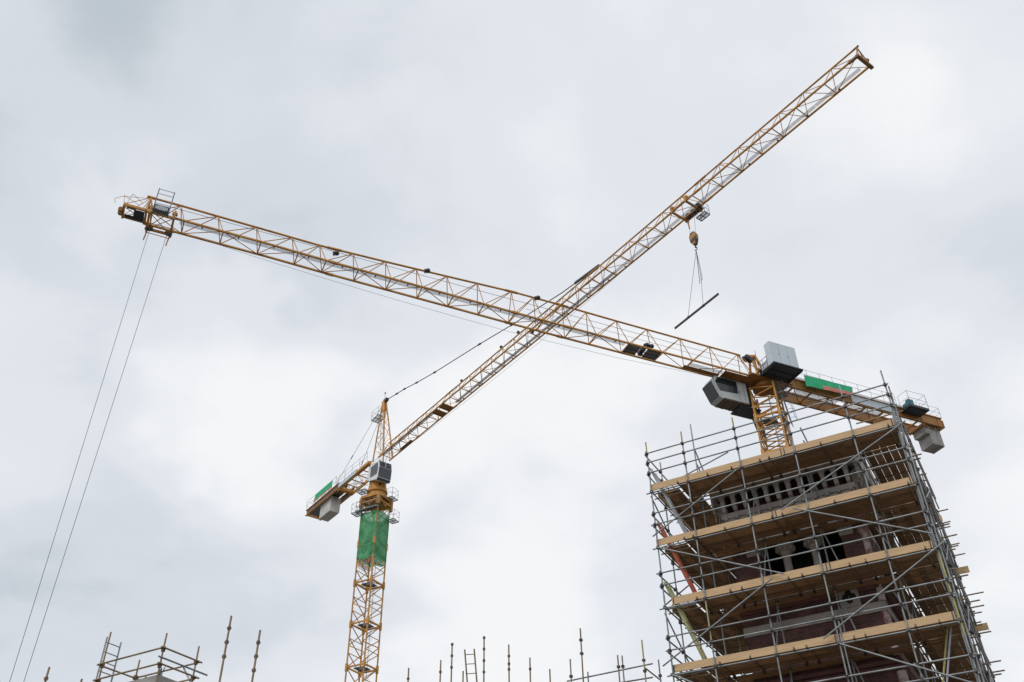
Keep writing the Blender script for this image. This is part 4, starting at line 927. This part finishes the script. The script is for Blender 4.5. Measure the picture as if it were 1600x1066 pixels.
# decks
for li, z in enumerate(DK):
    f = MB(); bw = .222
    def board(m, s0, s1, d0, d1, along, zz):
        mid = S((s0+s1)/2, (d0+d1)/2, zz+.019+random.uniform(-.003, .004))
        if along == 's': m.box(mid, gu, gn, Z, abs(s1-s0)/2, abs(d1-d0)/2, .019)
        else: m.box(mid, gn, gu, Z, abs(d1-d0)/2, abs(s1-s0)/2, .019)
    for r_ in range(5):
        d0 = .09+r_*.226; cuts = [8.45, 8.45-random.uniform(2.6, 3.9)]; cuts.append(cuts[1]-random.uniform(1.8, 2.5)); cuts.append(1.46)
        for a, b in zip(cuts, cuts[1:]): board(f, a-.004, b+.004, d0, d0+bw, 's', z)
    f.build('deck', M['board'], scf)
    lf = MB()
    for r_ in range(5):
        s0 = 8.07+r_*.232; d0 = 1.25 if s0 < 8.47 else .44
        for a, b in ((d0, 3.6+.1*r_), (3.6+.1*r_, 7.4)): board(lf, s0, s0+bw, a+.004, b-.004, 'd', z)
    lf.build('deck', M['board'], scf)
    rf = MB(); gp = .2355 if li == 0 else .229
    for r_ in range(5):
        s0 = 1.50+r_*gp
        for a, b in ((1.26, 4.1-.2*r_), (4.1-.2*r_, 7.4)): board(rf, s0, s0+bw-(.002 if li else .0), a+.004, b-.004, 'd', z)
    rf.build('deck', M['board'], scf)
    if li:
        ib = MB()
        for r_ in range(2):
            board(ib, 7.95, 5.3, 1.255+r_*.227, 1.255+r_*.227+bw-.03*r_, 's', z-.09+.0); board(ib, 5.29, 2.85, 1.255+r_*.227, 1.255+r_*.227+bw-.03*r_, 's', z-.09)
            for a, b in ((1.75, 4.0), (4.0, 6.2)):
                board(ib, 7.58+r_*.23, 7.58+r_*.23+bw, a+.004, b-.004, 'd', z-.03+.03*(li != 2)); board(ib, 2.76+r_*.23, 2.76+r_*.23+bw, a+.004, b-.004, 'd', z)
        ib.build('deck', M['board'], scf)
    bf = MB()
    for r_ in range(5):
        for a, b in ((2.75, 5.4), (5.4, 8.0)): board(bf, a+.004, b-.004, 6.25+r_*.23, 6.25+r_*.23+bw, 's', z)
    bf.build('deck', M['board'], scf)
    # toe boards
    zt0 = z-.015; j = (4.9, 5.55, 4.35, 4.55, 5)[li]
    for a, b, dd in ((9.40 if li in (0, 1) else 9.12 if li == 2 else 9.36, j, 0), (j-.006, 1.50, .006)):
        m = MB(); tl_ = random.uniform(-.008, .008); ax_b = (gu+Z*tl_).normalized(); m.box(S((a+b)/2, .047+dd, zt0+.112), ax_b, gn, gn.cross(ax_b)*-1, (a-b)/2, .018, .112+random.uniform(-.006, .004)); tb_ = m.build('toe_board', M['toe'], scf)
        for q in (a-.05, b+.05): m = MB(); m.box(S(q, .027+dd, zt0+.112), gu, gn, Z, .018, .003, .114); m.build('end_band', M['coupler'], tb_)
    m = MB(); m.box(S(9.30, 3.9, zt0+.09), gn, gu, Z, 3.4, .018, .11); m.build('toe_board', M['board'], scf)
    m = MB(); m.box(S(1.455, 4.0, zt0+.13), gn, gu, Z, 3.2, .018, .1); m.build('toe_board', M['board'], scf)
    m = MB(); q = 1.05 if li in (1, 2) else 1.35; m.box(S((9.3+q)/2, 7.36, zt0+.112), gu, gn, Z, (9.3-q)/2, .018, .112); m.build('toe_board', M['toe'], scf)
# braces
for a, b in (((1.17, 15.0), (5.29, 13.17)), ((6.35, 14.92), (9.45, 13.36)), ((9.37, 12.97), (5.59, 11.2)), ((4.92, 13.13), (1.42, 11.41)), ((5.96, 11.14), (9.6, 9.25)), ((1.11, 11.15), (4.9, 9.15)), ((9.39, 8.99), (5.9, 7.0)), ((4.5, 8.94), (1.3, 7.25))):
    tubepart('brace', S(a[0], -.10, a[1]), S(b[0], -.10, b[1]))
for li, z in enumerate(LZ[1:]):
    tubepart('brace', S(9.42, .1, z+(.1 if li % 2 else 1.9)), S(9.42, 3.0, z+(1.9 if li % 2 else .1)), 'tubeold')
    tubepart('brace', S(9.42, 3.0, z+.1), S(9.42, 6.2, z+1.9), 'tubeold')
    tubepart('brace', S(1.34, 1.2, z+.1), S(1.34, 4.6, z+1.95), 'tube'); tubepart('brace', S(1.36, 6.9, z+.1), S(1.36, 4.2, z+1.9), 'tube')
    for s, k in ((6.26, 1), (4.47, -1)): tubepart('brace', S(s+.0, 1.26, z+1.85), S(s+.35*k, 1.3, z+.3), 'tube')
    tubepart('brace', S(8.0, 4.6, z+.2), S(8.02, 6.3, z+1.8), 'tubeold'); tubepart('brace', S(2.75, 1.5, z+.3), S(2.75, 3.2, z+1.9), 'tube'); tubepart('brace', S(2.95, 1.35, z+1.6), S(2.45, 1.3, z+.2), 'tube')
tubepart('brace', S(1.75, .55, 9.2), S(2.6, .6, 6.9), 'tubeyel', .028); tubepart('brace', S(1.65, .57, 9.25), S(2.5, .62, 6.9), 'tubelav', .028)
tubepart('brace', S(8.06, 1.3, 16.9), S(8.02, 3.3, 15.1), 'tube'); tubepart('brace', S(8.06, 1.3, 16.3), S(8.02, 3.0, 15.1), 'tube'); tubepart('brace', S(4.4, 1.3, 16.6), S(4.2, 3.2, 15.1), 'tube'); tubepart('brace', S(4.4, 1.3, 16.1), S(4.2, 2.9, 15.1), 'tube')
tubepart('guard_rail', S(8.8, 1.24, 15.9), S(6.9, 1.26, 16.42), 'tube')
# couplers: the hundred nearest as parts, the rest as one
cm = MB(); cm.box((0, 0, 0), gu, gn, Z, .042, .05, .04); cm.box((0, 0, .0), gu, gn, Z, .062, .02, .022); cm.box(-gn*.05, gu, gn, Z, .016, .03, .045)
cmesh = None
cpl.sort(key=lambda c: (c[3] > 1, c[3], c[1]))
near, rest = cpl[:100], cpl[100:]
for s, d, z, p in near:
    if cmesh is None:
        o = cm.build('coupler', M['coupler'], None); cmesh = o; 
    else:
        o = cmesh.copy(); col.objects.link(o)
    o.parent = scf; o.location = S(s, d, z)-ORG[scf]; o.rotation_euler = (random.uniform(-.25, .25), 0, 0)
m = MB()
for s, d, z, p in rest: m.box(S(s, d, z), gu, gn, Z, .05, .05, .045)
for s, d, z in clips: m.box(S(s, d-.03, z+.02), gu, gn, Z, .022, .03, .045); m.box(S(s, 1.22, z-.02), gu, gn, Z, .04, .05, .05)
tag(m.build('clip', M['coupler'], scf), None, None, None, 'stuff')

# ladders in the access bay
def ladder(name, a, b, wv, wd, r, rr, mm, label, group=None, step=.28):
    a = V(a); b = V(b); o = root(name, a, label, 'ladder', group)
    for sg in (-1, 1):
        m = MB(); m.beam(a+wv*wd/2*sg, b+wv*wd/2*sg, r*2, r*2.6); m.build('stile', M[mm], o)
    L = (b-a).length; k = int(L/step)
    for i in range(k):
        p = b.lerp(a, (i+.55)*step/L); m = MB(); m.tube(p-wv*wd/2, p+wv*wd/2, rr, 6); m.build('rung', M[mm], o)
    return o
for mm, zd, lab in (('ladder_g', 13.10, 'grey ladder in the left corner bay, rising through the top deck'), ('ladder_o', 11.12, 'orange-red ladder in the left corner bay below the second deck'), ('ladder_y', 9.10, 'yellow-green wooden ladder in the left corner bay below the orange-red one')):
    ladder('ladder', S(8.43, .80, zd), S(9.27, .16, zd+2.72), gn, .34, .028, .016, mm, lab, 'ladders in the scaffold corner')

# =================================================================== LOWER SCAFFOLDS AND POLES ALONG THE BOTTOM
def at(px, py, depth):
    d = rt*((px-800)/1450) + up*((533-py)/1450) + fwd
    return V((0, 0, CAM_H)) + d*depth
def cboxes(m, p, s=.042): m.box(p, gu, gn, Z, s, s, s*.8)
# pier with its own small scaffold
B0 = V((-9.04, 23.46, 0))
Q = lambda a, b, z: B0 + gu*a + gn*b + Z*(z+CAM_H)
pier = MB(); pier.box(Q(1.15, .6, (7.98-CAM_H)/2), gu, gn, Z, 1.03, .48, (7.98+CAM_H)/2)
pr = tag(pier.build('concrete_pier', M['concrete'], None, Q(1.15, .6, -CAM_H)), 'top of a grey concrete pier inside the small scaffold at lower left', 'pier')
m = MB()
for q in (-.05, 0, .05): m.path([Q(.5+q, .5, 7.98), Q(.5+q, .5, 8.2), Q(.5+q*2.4, .5, 8.32)], .014, 5)
m.build('lifting_eye', M['darkmetal'], pr)
sm_ = root('scaffold', Q(1.15, .6, -CAM_H), 'small rusty tube scaffold round the concrete pier at lower left', 'scaffold', 'scaffolds')
def tp(rt_, name, a, b, mm='tubeold', r=.0242): m = MB(); m.tube(a, b, r, 8); return m.build(name, M[mm], rt_)
for a, b, z in ((0, 0, 8.98), (2.27, .03, 9.47), (.0, 1.14, 8.99), (2.27, 1.17, 9.05), (1.75, 1.2, 8.5), (1.6, .95, 8.45)): tp(sm_, 'standard', Q(a, b, -CAM_H), Q(a, b, z))
for z in (8.59, 8.18, 6.4, 4.4, 2.4):
    tp(sm_, 'ledger', Q(-.1, -.05, z), Q(2.4, -.03, z)); tp(sm_, 'ledger', Q(-.05, -.12, z), Q(-.05, 1.3, z)); tp(sm_, 'ledger', Q(-.1, 1.2, z-.02), Q(2.4, 1.2, z-.02)); tp(sm_, 'ledger', Q(2.3, -.1, z-.03), Q(2.3, 1.3, z-.03))
tp(sm_, 'ledger', Q(-.06, -.15, 8.33), Q(-.06, 1.55, 8.33), 'tube'); tp(sm_, 'ledger', Q(.55, 1.25, 8.55), Q(-.2, 1.2, 7.7), 'tube'); tp(sm_, 'ledger', Q(1.0, .9, 8.5), Q(1.5, 1.2, 8.1), 'tube')
for a, b in ((0, 0), (2.27, .03), (0, 1.14), (2.27, 1.17)):
    for z in (8.59, 8.18): m = MB(); cboxes(m, Q(a, b, z)); cboxes(m, Q(a, b, z-.06), .036); m.build('coupler', M['couplerrust'], sm_)
la, lb = at(171.5, 996, 25.4), at(185.6, 1003, 25.8); lm = (la+lb)/2; wv = (lb-la); wv.z = 0; wl_ = wv.length; wv.normalize()
ladder('ladder', V((lm.x, lm.y, 2.0)), V((lm.x, lm.y, lm.z)), gn, .48, .014, .014, 'tube', 'narrow grey ladder standing against the small scaffold at lower left', None, .26)
# free standing poles
def pole(px, py, depth, marks, label, mm='tubeold', lean=0., r=.0242, base=None):
    p = at(px, py, depth); o = root('scaffold_pole', (p.x, p.y, 0), label, 'scaffold pole', 'scaffold poles along the bottom')
    m = MB(); m.tube(V((p.x+lean, p.y, 0)), p, r, 8); m.build('tube', M[mm], o)
    for q in marks:
        c = at(px, q, depth); z = c.z
        m = MB(); m.lathe(V((p.x, p.y, z)), [(r, -.045), (.036, -.04), (.036, .04), (r, .045)], 9); m.box(V((p.x, p.y, z)), rt0, V((0, 1, 0)), Z, .045, .02, .02); m.build('coupler', M['couplerrust'], o)
    return o
pole(361.6, 962.5, 21, (987.5, 1015.5, 1043.5), 'tallest of the two thick rusty poles right of the small lower-left scaffold')
pole(406.6, 985, 21, (1009.6, 1036.9, 1064), 'shorter of the two thick rusty poles right of the small lower-left scaffold')
pole(77.3, 1042.6, 21, (1065,), 'short rusty pole top at the far lower left, left of the small scaffold')
pole(128, 1061, 21, (), 'very small pole tip just left of the small lower-left scaffold')
pole(638.7, 1043.9, 30, (1065,), 'short pole just right of the netted crane mast')
pole(688.8, 1031.5, 30, (1055,), 'middling pole left of the first brown capped pole')
pole(706.6, 1005.4, 30, (1007.5, 1030.2, 1053), 'brown pole capped by a coupler, left of the narrow bottom ladder')
pole(723.7, 1048.6, 30, (), 'thin short pole directly left of the narrow bottom ladder')
pole(756.4, 995.2, 30, (997, 1019.7, 1042.5, 1064.6), 'dark brown pole capped by a coupler, right of the narrow bottom ladder')
pole(794.9, 1007.3, 30, (1030.2, 1045.5, 1056.2), 'pole with two couplers next right of the dark brown capped pole')
pole(827.9, 1027.7, 30, (1050.2,), 'pole with a single coupler in the middle of the bottom row')
pole(859, 1045.8, 30, (), 'short bare pole left of the tall pole carrying the sloping rail')
ladder('ladder', V((at(737, 1066, 30).x+.72, at(737, 1066, 30).y, 4.0)), at(733.5, 1014.6, 30), (lambda q: V((q.x, q.y, 0)).normalized())(at(741, 1012.8, 30)-at(725.9, 1016.4, 30)), .31, .015, .014, 'tubeold', 'narrow ladder standing among the bare poles at bottom centre', None, .30)
fs = root('scaffold', (at(960, 1066, 30).x, at(960, 1066, 30).y, 0), 'unfinished open scaffold of thin poles and two rails left of the decked scaffold', 'scaffold', 'scaffolds')
for px, py, marks, mm in ((890.9, 1030, (1064,), 'tube'), (906.6, 982, (1005.4, 1032.3), 'tubeold'), (918.4, 1050, (), 'tube'), (964.9, 1023.8, (1047,), 'tubeold'), (971.8, 1024.6, (1046,), 'tube'), (1002.7, 1000.3, (1040.5, 1061.5), 'tubeyel'), (1028.7, 1031, (1062.5,), 'tube')):
    p = at(px, py, 30); tp(fs, 'standard', V((p.x, p.y, 0)), p, mm)
    for q in marks: cc = MB(); cboxes(cc, V((p.x, p.y, at(px, q, 30).z)), .045); cc.build('coupler', M['coupler'], fs)
tp(fs, 'ledger', at(885.4, 1064.7, 30), at(1020.2, 1037, 30), 'tube', .026); tp(fs, 'ledger', at(968, 1067, 30), at(1020.2, 1058.5, 30), 'tube', .026); tp(fs, 'brace', at(1008, 1044, 30), at(1033, 1063.5, 30))
